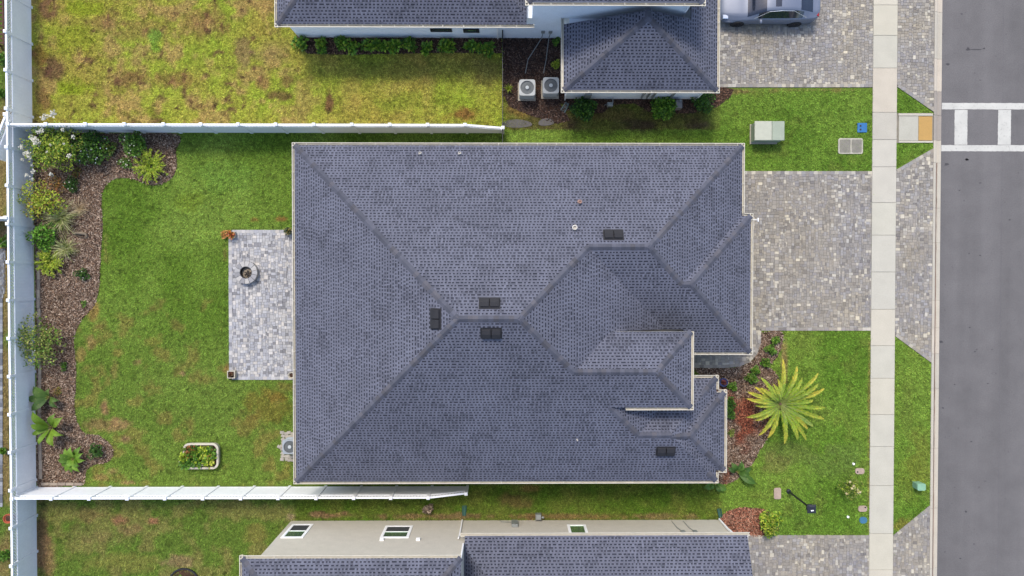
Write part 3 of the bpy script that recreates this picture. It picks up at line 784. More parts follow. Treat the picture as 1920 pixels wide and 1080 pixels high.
# ---- the main house
HZ = 2.9; m5 = (.5, .5, .5, .5)
house = thing("house", "large single storey house with a complex grey shingle hip roof, middle of the lot", "house", (0, -1.7, 0))
ez2 = HZ + .5 * (9.62 - 5.78)
main_roof = Roof([(-9.92, 8.43, -9.62, 6.18, HZ, m5), (-5, 11.07, -3.53, 6.18, HZ, m5), (-4, 11.49, -3.53, 2.89, HZ, m5),
                  (-2, 8.19, -5.78, -2.41, ez2, m5), (-3, 9.90, -9.62, -4.75, HZ, m5), (-2, 10.29, -9.12, -5.44, HZ, m5)])
OUT = [(-9.92, 6.18), (-9.92, -9.62), (9.90, -9.62), (9.90, -9.12), (10.29, -9.12), (10.29, -5.44), (9.90, -5.44), (9.90, -4.75), (8.43, -4.75), (8.43, -3.53), (11.49, -3.53), (11.49, 2.89), (11.07, 2.89), (11.07, 6.18)]
def inset(poly, e):
    out = []; n = len(poly)
    for i in range(n):
        p, q, r = Vector(poly[i - 1]), Vector(poly[i]), Vector(poly[(i + 1) % n])
        d1, d2 = (q - p).normalized(), (r - q).normalized()
        n1, n2 = Vector((-d1.y, d1.x)), Vector((-d2.y, d2.x)); k = n1 + n2
        out.append(tuple(q + k * e / max(.2, (1 + n1.dot(n2)))))
    return out
wallbox(house, inset(OUT, .40), 0, HZ - .11, M_WALL)
wallbox(house, [(4.6, -5.45), (7.85, -5.45), (7.85, -2.75), (4.6, -2.75)], 3.0, ez2 - .11, M_WALL)
pm = main_roof.polys()
roof = deck(house, pm)
STAINS += [(6.9, -1.6, 1.7, .22), (6.3, -2.2, 1.1, .14), (7.6, -2.3, 1.0, .25), (10.6, -5.9, .8, .1), (5.0, -1.6, 1.3, .12)]
shingles("shingles", pm, roof)
RL = lambda *a: ridge_line(main_roof, roof, *a)
RL((-9.92, 6.18), (-2.02, -1.72)); RL((-9.92, -9.62), (-2.02, -1.72)); RL((-2.02, -1.72), (.53, -1.72))
RL((3.575, 1.325), (.53, -1.72)); RL((3.575, 1.325), (6.215, 1.325)); RL((11.07, 6.18), (6.215, 1.325))
RL((7.86, -.32), (6.215, 1.325)); RL((7.86, -.32), (8.28, -.32)); RL((11.49, 2.89), (8.28, -.32)); RL((11.49, -3.53), (8.28, -.32))
RL((2.905, -4.095), (.53, -1.72)); RL((2.905, -4.095), (6.505, -4.095)); RL((8.19, -2.41), (6.505, -4.095)); RL((8.19, -5.78), (6.505, -4.095))
RL((5.995, -7.185), (4.62, -5.81)); RL((5.995, -7.185), (7.465, -7.185)); RL((9.9, -4.75), (9.2, -5.45)); RL((10.29, -5.44), (8.45, -7.28)); RL((10.29, -9.12), (8.45, -7.28)); RL((7.55, -7.28), (8.45, -7.28)); RL((9.9, -9.62), (9.5, -9.22))
for i in range(len(OUT)):                                       # gutters run with the outside to the right
    p, q = OUT[i], OUT[(i + 1) % len(OUT)]
    if i in (7, 8): continue
    d = Vector((q[0] - p[0], q[1] - p[1])).normalized()
    e0 = .13 if i not in (2, 6, 9, 12, 11) else 0; e1 = .13
    conv = [0, 1, 2, 4, 5, 7, 10, 11, 13]
    s0 = .129 if i in (0, 1, 2, 4, 5, 7, 10, 11, 13) else -.134
    s1 = .132 if (i + 1) % 14 in (0, 1, 2, 4, 5, 7, 10, 11, 13) else -.134
    zz = HZ - .012 - .003 * (i % 2)
    gutter(house, (p[0] - d.x * s0, p[1] - d.y * s0), (q[0] + d.x * s1, q[1] + d.y * s1), zz)
gutter(house, (8.43, -4.75 + .0), (8.43 + 0.0, -4.74 + .0), HZ - .02) if False else None
gutter(house, (9.90 + .13, -4.75), (8.43, -4.75), HZ - .02)
gutter(house, (8.19, -5.91), (8.19, -2.40), ez2 - .012, first=.5, gap=.9)
gutter(house, (5.30, -5.78), (8.19 + .125, -5.78), ez2 - .016, first=.4, gap=.9)
fascia(house, [(8.18, -2.41, 2.0, -2.41, ez2 + .0), (4.4, -5.775, 5.3, -5.775, ez2)])
for p, q in zip(OUT, OUT[1:] + OUT[:1]): fascia(house, [(p[0], p[1], q[0], q[1], HZ - .02)])
def vent(parent, roofobj, px, py, zg, rz, pitch=.5):
    x, y = W(px, py, zg); z = roofobj.h(x, y)
    for _ in range(4): x, y = W(px, py, z); z = roofobj.h(x, y)
    a = math.atan(pitch); M = Matrix.Translation((x, y, z)) @ Matrix.Rotation(rz, 4, 'Z') @ Matrix.Rotation(a, 4, 'X')
    root = None
    for sx in (-1, 1):
        m = MB(); w = .19; c = sx * .205
        vs = [(c - w, -.21, .02), (c + w, -.21, .02), (c + w, .20, .02), (c - w, .20, .02), (c - w, -.21, .15), (c + w, -.21, .15), (c + w * .97, .0, .16), (c - w * .97, .0, .16), (c + w * .95, .17, .10), (c - w * .95, .17, .10)]
        m.add([M @ Vector(v) for v in vs], [(0, 1, 5, 4), (4, 5, 6, 7), (7, 6, 8, 9), (9, 8, 2, 3), (1, 2, 8, 6, 5), (0, 4, 7, 9, 3)])
        if root is None:
            b_ = MB(); b_.add([M @ Vector(v) for v in [(-.45, -.27, .022), (.45, -.27, .022), (.45, .26, .022), (-.45, .26, .022), (-.45, -.27, .03), (.45, -.27, .03), (.45, .26, .03), (-.45, .26, .03)]], [(4, 5, 6, 7), (0, 1, 5, 4), (1, 2, 6, 5), (2, 3, 7, 6), (3, 0, 4, 7)])
            b_.build("vent_flashing", M_VENT, parent); root = 1
        m.build("attic_vent", M_VENT, parent)
PI = math.pi
vent(roof, main_roof, 1150, 441, 4.5, PI); vent(roof, main_roof, 918, 569, 6.3, PI); vent(roof, main_roof, 921, 624, 6.3, 0)
vent(roof, main_roof, 818, 598, 6.3, -PI / 2); vent(roof, main_roof, 1248, 845, 3.8, 0)
def pipe(parent, roofobj, px, py, r, hgt, m_, flare=False):
    z = 4.0
    for _ in range(5): x, y = W(px, py, z); z = roofobj.h(x, y)
    m = MB()
    if flare: m.lathe([(r * .5, -.05), (r * .5, .12), (r * 1.3, .2), (r * .9, .21), (r * .3, .1)], 14, (x, y, z))
    else: m.lathe([(r * 1.9, -.12), (r * 1.2, .06), (r, .07), (r, hgt), (r * .7, hgt), (r * .7, hgt - .06)], 14, (x, y, z))
    m.build("vent_pipe", m_, parent)
M_PVC = mat("pvc", S(228, 226, 224), rough=.5); M_PINK = mat("aged_copper", S(186, 150, 140), rough=.6)
pipe(roof, main_roof, 1087, 379, .075, .22, M_PINK); pipe(roof, main_roof, 1077, 427, .09, .2, M_PVC, True)
pipe(roof, main_roof, 788, 288, .06, .2, M_PVC); pipe(roof, main_roof, 862, 288, .06, .2, M_PVC); pipe(roof, main_roof, 1082, 824, .03, .2, M_PVC)
fl = MB(); zf = 2.62                                            # flood light bracket on the garage corner
fx, fy = W(1421, 412, zf); fl.box(11.6, fx, fy - .012, fy + .012, zf - .012, zf + .012); fl.box(fx - .02, fx + .02, fy - .09, fy + .09, zf - .05, zf + .05); fl.build("wall_light", M_TRIM, house)

# ---- windows on neighbour walls
def window_wall(parent, x0, x1, z0, z1, y, face, m_frame, divided=True, glass=M_GLASS):
    """window on a wall whose outward normal is (0, face, 0)"""
    f = MB(); t = .13; yo = y + face * .035
    for a, b, c, d in ((x0, x1, z0, z0 + t), (x0, x1, z1 - t, z1), (x0, x0 + t, z0 + t, z1 - t), (x1 - t, x1, z0 + t, z1 - t)):
        f.box(a, b, min(y, yo), max(y, yo), c, d)
    zm = (z0 + z1) / 2
    if divided: f.box(x0 + t, x1 - t, min(y, yo - face * .008), max(y, yo - face * .008), zm - .03, zm + .03)
    w = f.build("window", m_frame, parent)
    for a, b, mm in (((z0 + t, zm - .03, M_SCREEN), (zm + .03, z1 - t, glass)) if divided else ((z0 + t, z1 - t, glass),)) and \
            ([(z0 + t, zm - .03, M_SCREEN), (zm + .03, z1 - t, glass)] if divided else [(z0 + t, z1 - t, glass)]):
        g_ = MB(); ys = sorted((y + face * .004, y + face * .012)); g_.box(x0 + t, x1 - t, ys[0], ys[1], a, b); g_.build("pane", mm, w)
def downspout(parent, pts, r=.04, m_=None, name="downspout"):
    m = MB(); m.tube(pts, r, 4); return m.build(name, m_ or M_TRIM, parent)

# ---- the house at the bottom edge
low = thing("house", "pale grey two storey house with three windows facing up, cut off by the bottom edge", "house", (0, -14, 0))
YW = -12.5
wallbox(low, [(-11.06, -24), (-2.0, -24), (-2.0, YW), (-11.06, YW)], 0, 5.62, M_WALL); wallbox(low, [(-2.0, -24), (11.06, -24), (11.06, YW - .004), (-2.0, YW - .004)], 0, 2.82, M_WALL)
low_roof = Roof([(-2.5, 11.40, -25, -12.21, 2.92, (.5, 40, .5, .5)), (-11.40, -1.98, -25, -12.12, 5.72, m5)])
pl = low_roof.polys(); lr = deck(low, pl)
pv = [(f_, clip(p, 0, 1, 18.2)) for f_, p in pl]; pv = [(f_, p) for f_, p in pv if area(p) > 1e-3]
SH_SAVE = SH_MID
shingles("shingles", pv, lr, 1.1)
def RLL(roofobj, par, a, b): ridge_line(roofobj, par, a, b)
RLL(low_roof, lr, (-11.40, -12.12), (-6.69, -16.83)); RLL(low_roof, lr, (-1.98, -12.12), (-6.69, -16.83))
gutter(low, (-1.98, -12.12), (-11.53, -12.12), 5.71, first=.6, gap=1.0); gutter(low, (-11.40, -12.0), (-11.40, -20), 5.70, gap=1.0)
gutter(low, (11.53, -12.21), (-2.2, -12.21), 2.91, first=.6, gap=.95); fascia(low, [(11.44, -18.2, 11.44, -12.2, 2.92)])
fascia(low, [(-1.98, -12.125, -11.4, -12.125, 5.70), (11.4, -12.215, -2.0, -12.215, 2.90)])
so = MB(); so.box(-11.4, -1.98, YW - .3, -12.14, 5.52, 5.55); so.build("soffit", M_TRIM, low); so = MB(); so.box(-2.0, 11.4, YW - .3, -12.23, 2.70, 2.73); so.build("soffit", M_TRIM, low)
def wpx(px, py, y=YW):
    """point on the vertical wall plane y seen at a pixel -> (x, z)"""
    d = CR @ np.array([(px - 960) / FPX, -(py - 540) / FPX, -1.0]); t = y / d[1]; return float(d[0] * t), float(CAM_H + d[2] * t)
def winpx(par, pa, pb, y, face, mf, div=True, gl=M_GLASS):
    (xa, za), (xb, zb) = wpx(*pa, y), wpx(*pb, y); window_wall(par, min(xa, xb), max(xa, xb), min(za, zb), max(za, zb), y, face, mf, div, gl)
winpx(low, (548, 983.5), (568, 1009), YW, 1, M_TRIM); winpx(low, (723, 986.5), (766, 1009), YW, 1, M_TRIM); winpx(low, (1063, 984.5), (1104, 1003), YW - .004, 1, M_TRIM, False)
x, z = wpx(868, 970); downspout(low, [(x, YW + .06, .12), (x, YW + .06, 2.3), (x - .02, YW + .1, 2.7)])
x, z = wpx(1352, 978); downspout(low, [(x - .05, YW + .07, .12), (x - .05, YW + .07, 1.4), (x + .05, YW + .1, 2.75)], .05)
x, z = wpx(862, 1030); downspout(low, [(-2.03, YW + .06, 3.3), (-2.03, YW + .06, 5.3), (-2.1, YW + .2, 5.6)], .045)
for px_, py_ in ((716, 1013), (784, 1013)):
    x, z = wpx(px_, py_); m = MB(); m.box(x - .09, x + .09, YW, YW + .1, z - .1, z + .08); m.build("dryer_vent", M_TRIM, low)
x, z = wpx(965, 985); m = MB(); m.bbox(x - .16, x + .16, YW, YW + .16, z - .35, z + .3, .02); m.tube([(x - .1, YW + .05, z - .3), (x - .7, YW + .03, z - .45), (x - .72, YW + .03, .1)], .015); m.build("meter_box", M_STEEL, low)
for px_ in (1262, 1284):
    x, z = wpx(px_, 982); m = MB(); m.tube([(x, YW + .03, .3), (x + .05, YW + .03, 1.2), (x + .18, YW + .03, 1.7)], .018); m.bbox(x + .1, x + .3, YW, YW + .08, 1.65, 1.95, .01); m.build("conduit", M_STEEL, low)

# ---- the house at the top edge
up_h = thing("house", "pale blue house with hip garage roof, cut off by the top edge", "house", (0, 14, 0))
YT = 12.18
wallbox(up_h, [(-10.55, YT), (1.7, YT), (1.7, 26), (-10.55, 26)], 0, 2.74, M_WALLB); wallbox(up_h, [(1.2, YT - .003), (8.25, YT - .003), (8.25, 26), (1.2, 26)], 0, 5.32, M_WALLB)
wallbox(up_h, [(2.95, 9.10), (9.62, 9.10), (9.62, 26), (2.95, 26)], 0, 2.72, M_WALLB)
up_roof = Roof([(-10.72, 1.25, 11.83, 27, 2.84, m5), (2.68, 9.90, 8.80, 27, 2.82, (.5, .5, .66, .5)), (.93, 8.48, 11.86, 27, 5.42, m5)])
pt = up_roof.polys(); ur = deck(up_h, pt)
pv = [(f_, clip(p, 0, -1, 16.5)) for f_, p in pt]; pv = [(f_, p) for f_, p in pv if area(p) > 1e-3]
shingles("shingles", pv, ur, 1.1)
ap = 3.61; yy = 8.80 + ap * .5 / .66
RLL(up_roof, ur, (2.68, 8.80), (6.29, yy)); RLL(up_roof, ur, (9.90, 8.80), (6.29, yy)); RLL(up_roof, ur, (6.29, yy), (6.29, 11.84)); RLL(up_roof, ur, (-10.72, 11.83), (-6.5, 16.05)); RLL(up_roof, ur, (.93, 11.86), (3.5, 14.43)); RLL(up_roof, ur, (8.48, 11.86), (6, 14.34))
gutter(up_h, (-10.85, 11.83), (1.3, 11.83), 2.83, first=.6, gap=.85); gutter(up_h, (-10.72, 19), (-10.72, 11.70), 2.82, gap=.9)
gutter(up_h, (2.68, 19), (2.68, 8.67), 2.81, gap=.9); gutter(up_h, (2.55, 8.80), (10.03, 8.80), 2.805, first=.5, gap=.72); gutter(up_h, (9.90, 8.67), (9.90, 19), 2.80, gap=.8)
gutter(up_h, (.80, 11.86), (8.61, 11.86), 5.41, gap=.85); gutter(up_h, (.93, 19), (.93, 11.73), 5.40, gap=.9); gutter(up_h, (8.48, 11.73), (8.48, 19), 5.39, gap=.9)
fascia(up_h, [(-10.7, 11.835, 1.25, 11.835, 2.82), (2.68, 8.805, 9.9, 8.805, 2.8), (.93, 11.865, 8.48, 11.865, 5.4)])
winpx(up_h, (806, 53), (848, 59), YT, -1, M_BLACK, False); winpx(up_h, (868, 53.5), (899, 60.5), YT, -1, M_BLACK, False)
x, z = wpx(933, 62, YT); downspout(up_h, [(x, YT - .06, .1), (x, YT - .06, 2.3), (x - .02, YT - .2, 2.7)])
downspout(up_h, [(2.96, 9.03, .1), (2.96, 9.03, 2.3), (2.9, 8.9, 2.7)]); downspout(up_h, [(9.6, 9.03, .1), (9.6, 9.03, 2.0), (9.85, 8.85, 2.68)]); downspout(up_h, [(8.1, 12.05, 3.9), (8.1, 12.05, 5.0), (8.3, 11.9, 5.3)])
for px_, w in ((1101, .32), (1203, .05), (1213, .05), (1223, .06), (1258, .05)):
    x, z = wpx(px_, 180, 9.10); m = MB(); m.bbox(x - w / 2, x + w / 2, 8.98, 9.10, .5, 1.2 if w > .2 else 1.6, .01); m.build("meter_box", M_STEEL, up_h)
for a, b in ((1019, 990), (1033, 1024)):
    x, z = wpx(a, 54, YT); m = MB(); m.tube([(x, YT - .05, .9), (x - .03, YT - .05, .15), (W(b, 112)[0], W(b, 112)[1], .05), (W(b - 5, 138)[0], W(b - 5, 138)[1], .05)], .022, 5); m.bbox(x - .09, x + .09, YT - .06, YT, .85, 1.1, .01); m.build("refrigerant_line", M_STEEL, up_h)

# ================================================================== FENCES
def board_panel(a, b, z0, za, zb, nrm, t=.022, board=.15):
    """one grooved sheet of tongue-and-groove boards between two posts"""
    d = b - a; L = d.length; d = d.normalized(); n = max(1, round(L / board)); m = MB(); prof = []
    for i in range(n):
        s0, s1 = L * i / n, L * (i + 1) / n; prof += [(s0, t - .006), (s0 + .008, t), (s1 - .008, t), (s1, t - .006)]
    k = len(prof); vs = []
    for side in (1, -1):
        for s, o in prof: vs.append(a + d * s + nrm * (o * side) + Vector((0, 0, z0)))
        for s, o in prof: vs.append(a + d * s + nrm * (o * side) + Vector((0, 0, za + (zb - za) * s / L)))
    fs = []
    for q in (0, 2 * k):
        fs += [(q + i, q + i + 1, q + k + i + 1, q + k + i) for i in range(k - 1)]
    fs += [(k + i, k + i + 1, 3 * k + i + 1, 3 * k + i) for i in range(k - 1)]
    return m.add(vs, fs)
def fence(label, posts, tops, nrm, lat=.36):
    p0 = posts[0]; nrm = Vector(nrm)
    F = thing("vinyl_fence", label, "fence", ((posts[0].x + posts[-1].x) / 2, (posts[0].y + posts[-1].y) / 2, 0), "white vinyl fences")
    for i, (p, h) in enumerate(zip(posts, tops)):
        m = MB(); w = .064; m.box(p.x - w, p.x + w, p.y - w, p.y + w, 0, h + .05); po = m.build("post", M_WHITE, F)
        c = MB(); e = .078; zt = h + .05
        c.add([(p.x - e, p.y - e, zt), (p.x + e, p.y - e, zt), (p.x + e, p.y + e, zt), (p.x - e, p.y + e, zt), (p.x - e, p.y - e, zt + .03), (p.x + e, p.y - e, zt + .03), (p.x + e, p.y + e, zt + .03), (p.x - e, p.y + e, zt + .03), (p.x, p.y, zt + .075)],
              [(0, 1, 5, 4), (1, 2, 6, 5), (2, 3, 7, 6), (3, 0, 4, 7), (4, 5, 8), (5, 6, 8), (6, 7, 8), (7, 4, 8), (3, 2, 1, 0)]); c.build("post_cap", M_WHITE, po)
    for (p, ha), (q, hb) in zip(zip(posts, tops), zip(posts[1:], tops[1:])):
        d = (q - p).normalized(); a, b = p + d * .066, q - d * .066; L = (b - a).length; mid = (a + b) / 2
        def rail(za, zb, hh, tt, name="rail"):
            m = MB(); vs = []
            for s, z in ((a, za), (b, zb)):
                for o, zz in ((-tt, -hh), (tt, -hh), (tt, hh), (-tt, hh)): vs.append(s + nrm * o + Vector((0, 0, z + zz)))
            m.add(vs, [(0, 1, 2, 3), (7, 6, 5, 4), (0, 4, 5, 1), (1, 5, 6, 2), (2, 6, 7, 3), (3, 7, 4, 0)]); m.build(name, M_WHITE, F)
        rail(.14, .14, .07, .028); rail(ha - .04, hb - .04, .04, .045); rail(ha - lat - .06, hb - lat - .06, .035, .03)
        board_panel(a, b, .2, ha - lat - .09, hb - lat - .09, nrm).build("panel", M_WHITE, F)
        # diagonal lattice strips between the two upper rails
        m = MB(); hz = lat - .10; sp = .15; up = Vector((0, 0, 1)); s = -hz
        while s < L:
            for sg in (1, -1):
                s0, s1 = (s, s + hz) if sg > 0 else (s + hz, s); z0_, z1_ = 0.0, hz
                t0, t1 = max(0, (0 - min(s0, s1)) / hz), min(1, (L - min(s0, s1)) / hz)
                if t1 - t0 < .05: continue
                ta, tb = (t0, t1) if sg > 0 else (1 - t1, 1 - t0)
                A = a + d * (s0 + (s1 - s0) * ta) + up * (hz * ta); B = a + d * (s0 + (s1 - s0) * tb) + up * (hz * tb)
                fa, fb = (A - a).dot(d) / L, (B - a).dot(d) / L
                A = A + up * (ha - lat - .02 + (hb - ha) * fa); B = B + up * (ha - lat - .02 + (hb - ha) * fb)
                dd = (B - A); ln = dd.length / 2; dd.normalize(); wv = dd.cross(nrm)
                m.obox((A + B) / 2 + nrm * (.004 * sg), dd * ln, wv * .019, nrm * .0038)
            s += sp
        m.build("lattice", M_WHITE, F, kind="stuff")
SPC = W(500, 205, 1.83); PS = 71.2 / FPX * (CAM_H - 1.83)
XL = -24.05
ys_ = [W(20, 203.75, 1.83)[1] + PS * k for k in range(-11, 4)][::-1]
ys_ = [W(20, 203.75, 1.83)[1] + PS * k for k in range(5, -14, -1)]
YTF, YBF = 7.37, -10.74
fence("long white vinyl fence with lattice top, running down the left edge behind the mulch bed", [Vector((XL, y, 0)) for y in ys_], [1.83] * len(ys_), (1, 0, 0))
xs_ = [W(x, 236, 1.83)[0] for x in (87, 161, 234, 307, 377, 447, 517.5, 588.7, 660, 731, 802, 872)] + [W(943, 241, 1.2)[0]]
fence("white vinyl fence above the garden, between it and the yellowing yard", [Vector((XL + .07, YTF, 0))] + [Vector((x, YTF, 0)) for x in xs_], [1.83] * 13 + [1.2], (0, 1, 0))
xs_ = [W(x, 934, 1.83)[0] for x in (97, 168, 239.5, 310, 381, 452, 522, 593, 663.5, 733, 803)] + [W(874, 925, 1.2)[0]]
fence("white vinyl fence below the garden, ending beside the lower edge of the big roof", [Vector((XL + .07, YBF, 0))] + [Vector((x, YBF, 0)) for x in xs_], [1.83] * 12 + [1.2], (0, 1, 0))
px_ = [Vector((XL - .08, W(0, 408, 1.83)[1], 0)), Vector((XL - 1.9, W(0, 408, 1.83)[1], 0)), Vector((XL - 3.8, W(0, 408, 1.83)[1], 0))]
fence("short white fence meeting the outer side of the back fence at the left edge", px_, [1.83] * 3, (0, 1, 0))
p_, q_ = W3(13, 214, 1.75), W3(-22, 292, 1.75)
px_ = [Vector((p_.x - .1, p_.y, 0)), Vector((q_.x, q_.y, 0))]
dn = (px_[1] - px_[0]).normalized(); fence("slanting white fence outside the upper left corner of the garden", px_, [1.7] * 2, (-dn.y, dn.x, 0))
# black metal fence seen edge on
mf = thing("metal_fence", "thin black metal picket fence joining the white fence end to the pale blue house", "fence", (W(942, 180)[0], 9.8, 0))
xf = W(942.5, 180)[0]
for ya, yb in ((7.45, 9.2), (9.2, 10.7), (10.7, 12.12), (6.4, 7.3)):
    for z in (.15, 1.0, 1.15):
        m = MB(); m.box(xf - .012, xf + .012, ya + .026, yb - .026, z, z + .03); m.build("rail", M_BLACKM, mf)
    n = int((yb - ya) / .11)
    for i in range(1, n):
        y = ya + (yb - ya) * i / n; m = MB(); m.box(xf - .008, xf + .008, y - .008, y + .008, .06, 1.2); m.build("picket", M_BLACKM, mf)
    m = MB(); m.box(xf - .025, xf + .025, yb - .025, yb + .025, 0, 1.25); m.build("post", M_BLACKM, mf)

# ================================================================== PLANTS
def leafpolys(P, D, N, L, Wd, curl=.25):
    """rhombic leaves: base P, direction D, face normal N"""
    side = np.cross(D, N); side /= np.linalg.norm(side, axis=1)[:, None] + 1e-9
    L, Wd = L[:, None], Wd[:, None]
    mid = P + D * L * .45
    tip = P + D * L - N * L * curl
    return np.stack([P, mid + side * Wd, tip, mid - side * Wd], 1)
def unit(v): return v / (np.linalg.norm(v, axis=1)[:, None] + 1e-9)
def cols(pal, n, lo=1.15, hi=2.1): return np.array([S(*p) for p in pal])[rng.integers(0, len(pal), n)] * rng.uniform(lo, hi, n)[:, None]
G_LIME = [(158, 180, 54), (138, 168, 48), (180, 194, 72), (118, 150, 44), (172, 182, 80)]
G_MID = [(92, 138, 44), (74, 118, 36), (112, 156, 56), (60, 100, 32)]
G_DARK = [(52, 92, 34), (40, 76, 30), (70, 110, 42), (34, 62, 28), (88, 124, 50)]
G_OLIVE = [(128, 146, 68), (106, 128, 56), (148, 162, 78), (86, 108, 50), (158, 160, 94)]
G_GREY = [(140, 152, 140), (118, 132, 118), (164, 172, 160), (96, 112, 100)]
G_VAR = [(186, 192, 134), (150, 166, 92), (206, 206, 164), (120, 142, 72), (160, 160, 112)]
WHT = [(244, 244, 236), (232, 234, 226), (250, 248, 240), (222, 226, 220)]
def shrub(label, px, py, r, h, pal, n=500, leaf=.07, clumps=9, flowers=None, nf=0, name="shrub", cat="shrub", squash=(1, 1), fsize=.05, group=None, spread=.55, stems=5, elong=2.4):
    """r in photo pixels (crown radius); px,py the crown centre as seen; h its height in metres"""
    zc = h * .6; x, y = W(px, py, zc); R = r / FPX * (CAM_H - zc)
    n = int(n * 1.45); T = thing(name, label, cat, (x, y, 0), group)
    st = MB(); cl = []
    for i in range(clumps):
        a = 2.4 * i + random.uniform(-.4, .4); q = math.sqrt((i + .5) / clumps) * (1 - spread * .5)
        cl.append((x + R * squash[0] * q * math.cos(a), y + R * squash[1] * q * math.sin(a), h * random.uniform(.55, .95) * (1.05 - .35 * q), R * random.uniform(.26, .48)))
    for c in cl[:stems]: st.tube([(x + random.uniform(-.04, .04), y + random.uniform(-.04, .04), 0), ((x + c[0]) / 2, (y + c[1]) / 2, c[2] * .5), (c[0], c[1], c[2])], [.018, .012, .006], 5)
    st.build("stem", M_STEM, T)
    ci = rng.integers(0, clumps, n); C = np.array(cl)[ci]
    dirs = unit(rng.normal(0, 1, (n, 3))); rad = C[:, 3] * rng.uniform(.25, 1, n) ** .5
    P = C[:, :3] + dirs * rad[:, None] * np.array([1, 1, .75]); P[:, 2] = np.maximum(P[:, 2], .02)
    D = unit(dirs * 1.0 + rng.normal(0, .5, (n, 3)) + np.array([0, 0, .15])); N = unit(rng.normal(0, .55, (n, 3)) + np.array([0, 0, 1.0]))
    N = unit(N - D * np.sum(N * D, 1)[:, None])
    L = leaf * 1.2 * rng.uniform(.7, 1.4, n)
    c = cols(pal, n) * (0.8 + .35 * rng.random((clumps, 1))[ci])
    np_mesh("foliage", leafpolys(P, D, N, L, L / elong), c, M_LEAF, T)
    if flowers:
        for i in range(nf):
            c = cl[random.randrange(clumps)]; d = Vector((random.gauss(0, 1), random.gauss(0, 1), abs(random.gauss(0, 1)) + .4)).normalized(); p = Vector(c[:3]) + d * c[3] * 1.05
            flower(T, p, fsize, flowers)
    return T
def flower(T, p, s, pal, petals=6):
    k = petals; a = np.arange(k) * 2 * math.pi / k + random.random(); D = unit(np.stack([np.cos(a), np.sin(a), np.full(k, .25)], -1)); N = np.tile([[0, 0, 1.0]], (k, 1)); N = unit(N - D * np.sum(N * D, 1)[:, None])
    np_mesh("flower", leafpolys(np.tile([list(p)], (k, 1)), D, N, np.full(k, s), np.full(k, s * .42), .1), cols(pal, k, .9, 1.05), M_PETAL, T)
def flower_head(T, p, s, pal, n=14):
    dirs = unit(rng.normal(0, 1, (n, 3)) + np.array([0, 0, .6])); P = np.array(p) + dirs * s * rng.uniform(.2, .8, n)[:, None]
    N = unit(rng.normal(0, .5, (n, 3)) + np.array([0, 0, 1.0])); D = unit(np.cross(N, rng.normal(0, 1, (n, 3))))
    np_mesh("flower", leafpolys(P, D, N, np.full(n, s * .8), np.full(n, s * .32), .1), cols(pal, n, .9, 1.05), M_PETAL, T)
def blade_plant(label, px, py, r, h, pal, n=120, name="ornamental_grass", cat="ornamental grass", width=.012, arch=.55, lean=(0, 0), group=None, seg=4):
    """arching strap leaves fountaining from one crown"""
    z = h * .4; x, y = W(px, py, z); R = r / FPX * (CAM_H - z)
    T = thing(name, label, cat, (x, y, 0), group); V, C = [], []
    a = rng.uniform(0, 2 * math.pi, n); rr = R * rng.uniform(.35, 1.1, n); c0 = cols(pal, n)
    prev = None; side = np.stack([-np.sin(a), np.cos(a), a * 0], -1)
    base = np.stack([x + rng.normal(0, R * .08, n), y + rng.normal(0, R * .08, n), a * 0 + .02], -1)
    hh = h * rng.uniform(.6, 1.1, n)
    for i in range(seg + 1):
        t = i / seg; w = width * (1 - .85 * t) * np.ones(n)
        p = base + np.stack([np.cos(a) * rr * t ** 1.2 + lean[0] * t * h, np.sin(a) * rr * t ** 1.2 + lean[1] * t * h, hh * (math.sin(t * math.pi * (.5 + arch * .35)))], -1)
        cur = (p - side * w[:, None], p + side * w[:, None])
        if prev is not None: V.append(np.stack([prev[0], prev[1], cur[1], cur[0]], 1)); C.append(c0 * rng.uniform(.85, 1.15, n)[:, None])
        prev = cur
    np_mesh("foliage", np.concatenate(V), np.concatenate(C), M_LEAF, T); return T
def feather_plant(label, px, py, r, h, pal, fronds=26, per=64, name="foxtail_fern", cat="fern"):
    z = h * .5; x, y = W(px, py, z); R = r / FPX * (CAM_H - z); T = thing(name, label, cat, (x, y, 0))
    for f in range(fronds):
        a = 2.399 * f + random.uniform(-.2, .2); e = random.uniform(.35, 1.0); L = R * (.55 + .5 * e); V = []
        t = rng.uniform(.12, 1, per); base = np.stack([x + math.cos(a) * L * t, y + math.sin(a) * L * t, .04 + h * (1.5 - e * .9) * np.sin(t * 2.1)], -1)
        D = unit(np.stack([math.cos(a) * .7 + rng.normal(0, .6, per), math.sin(a) * .7 + rng.normal(0, .6, per), rng.normal(0.15, .5, per)], -1)); N = unit(rng.normal(0, .5, (per, 3)) + np.array([0, 0, 1.]))
        N = unit(N - D * np.sum(N * D, 1)[:, None]); l = .15 * (1.15 - t * .5) * rng.uniform(.7, 1.2, per)
        np_mesh("frond", leafpolys(base, D, N, l, l * .17, .1), cols(pal, per), M_LEAF, T)
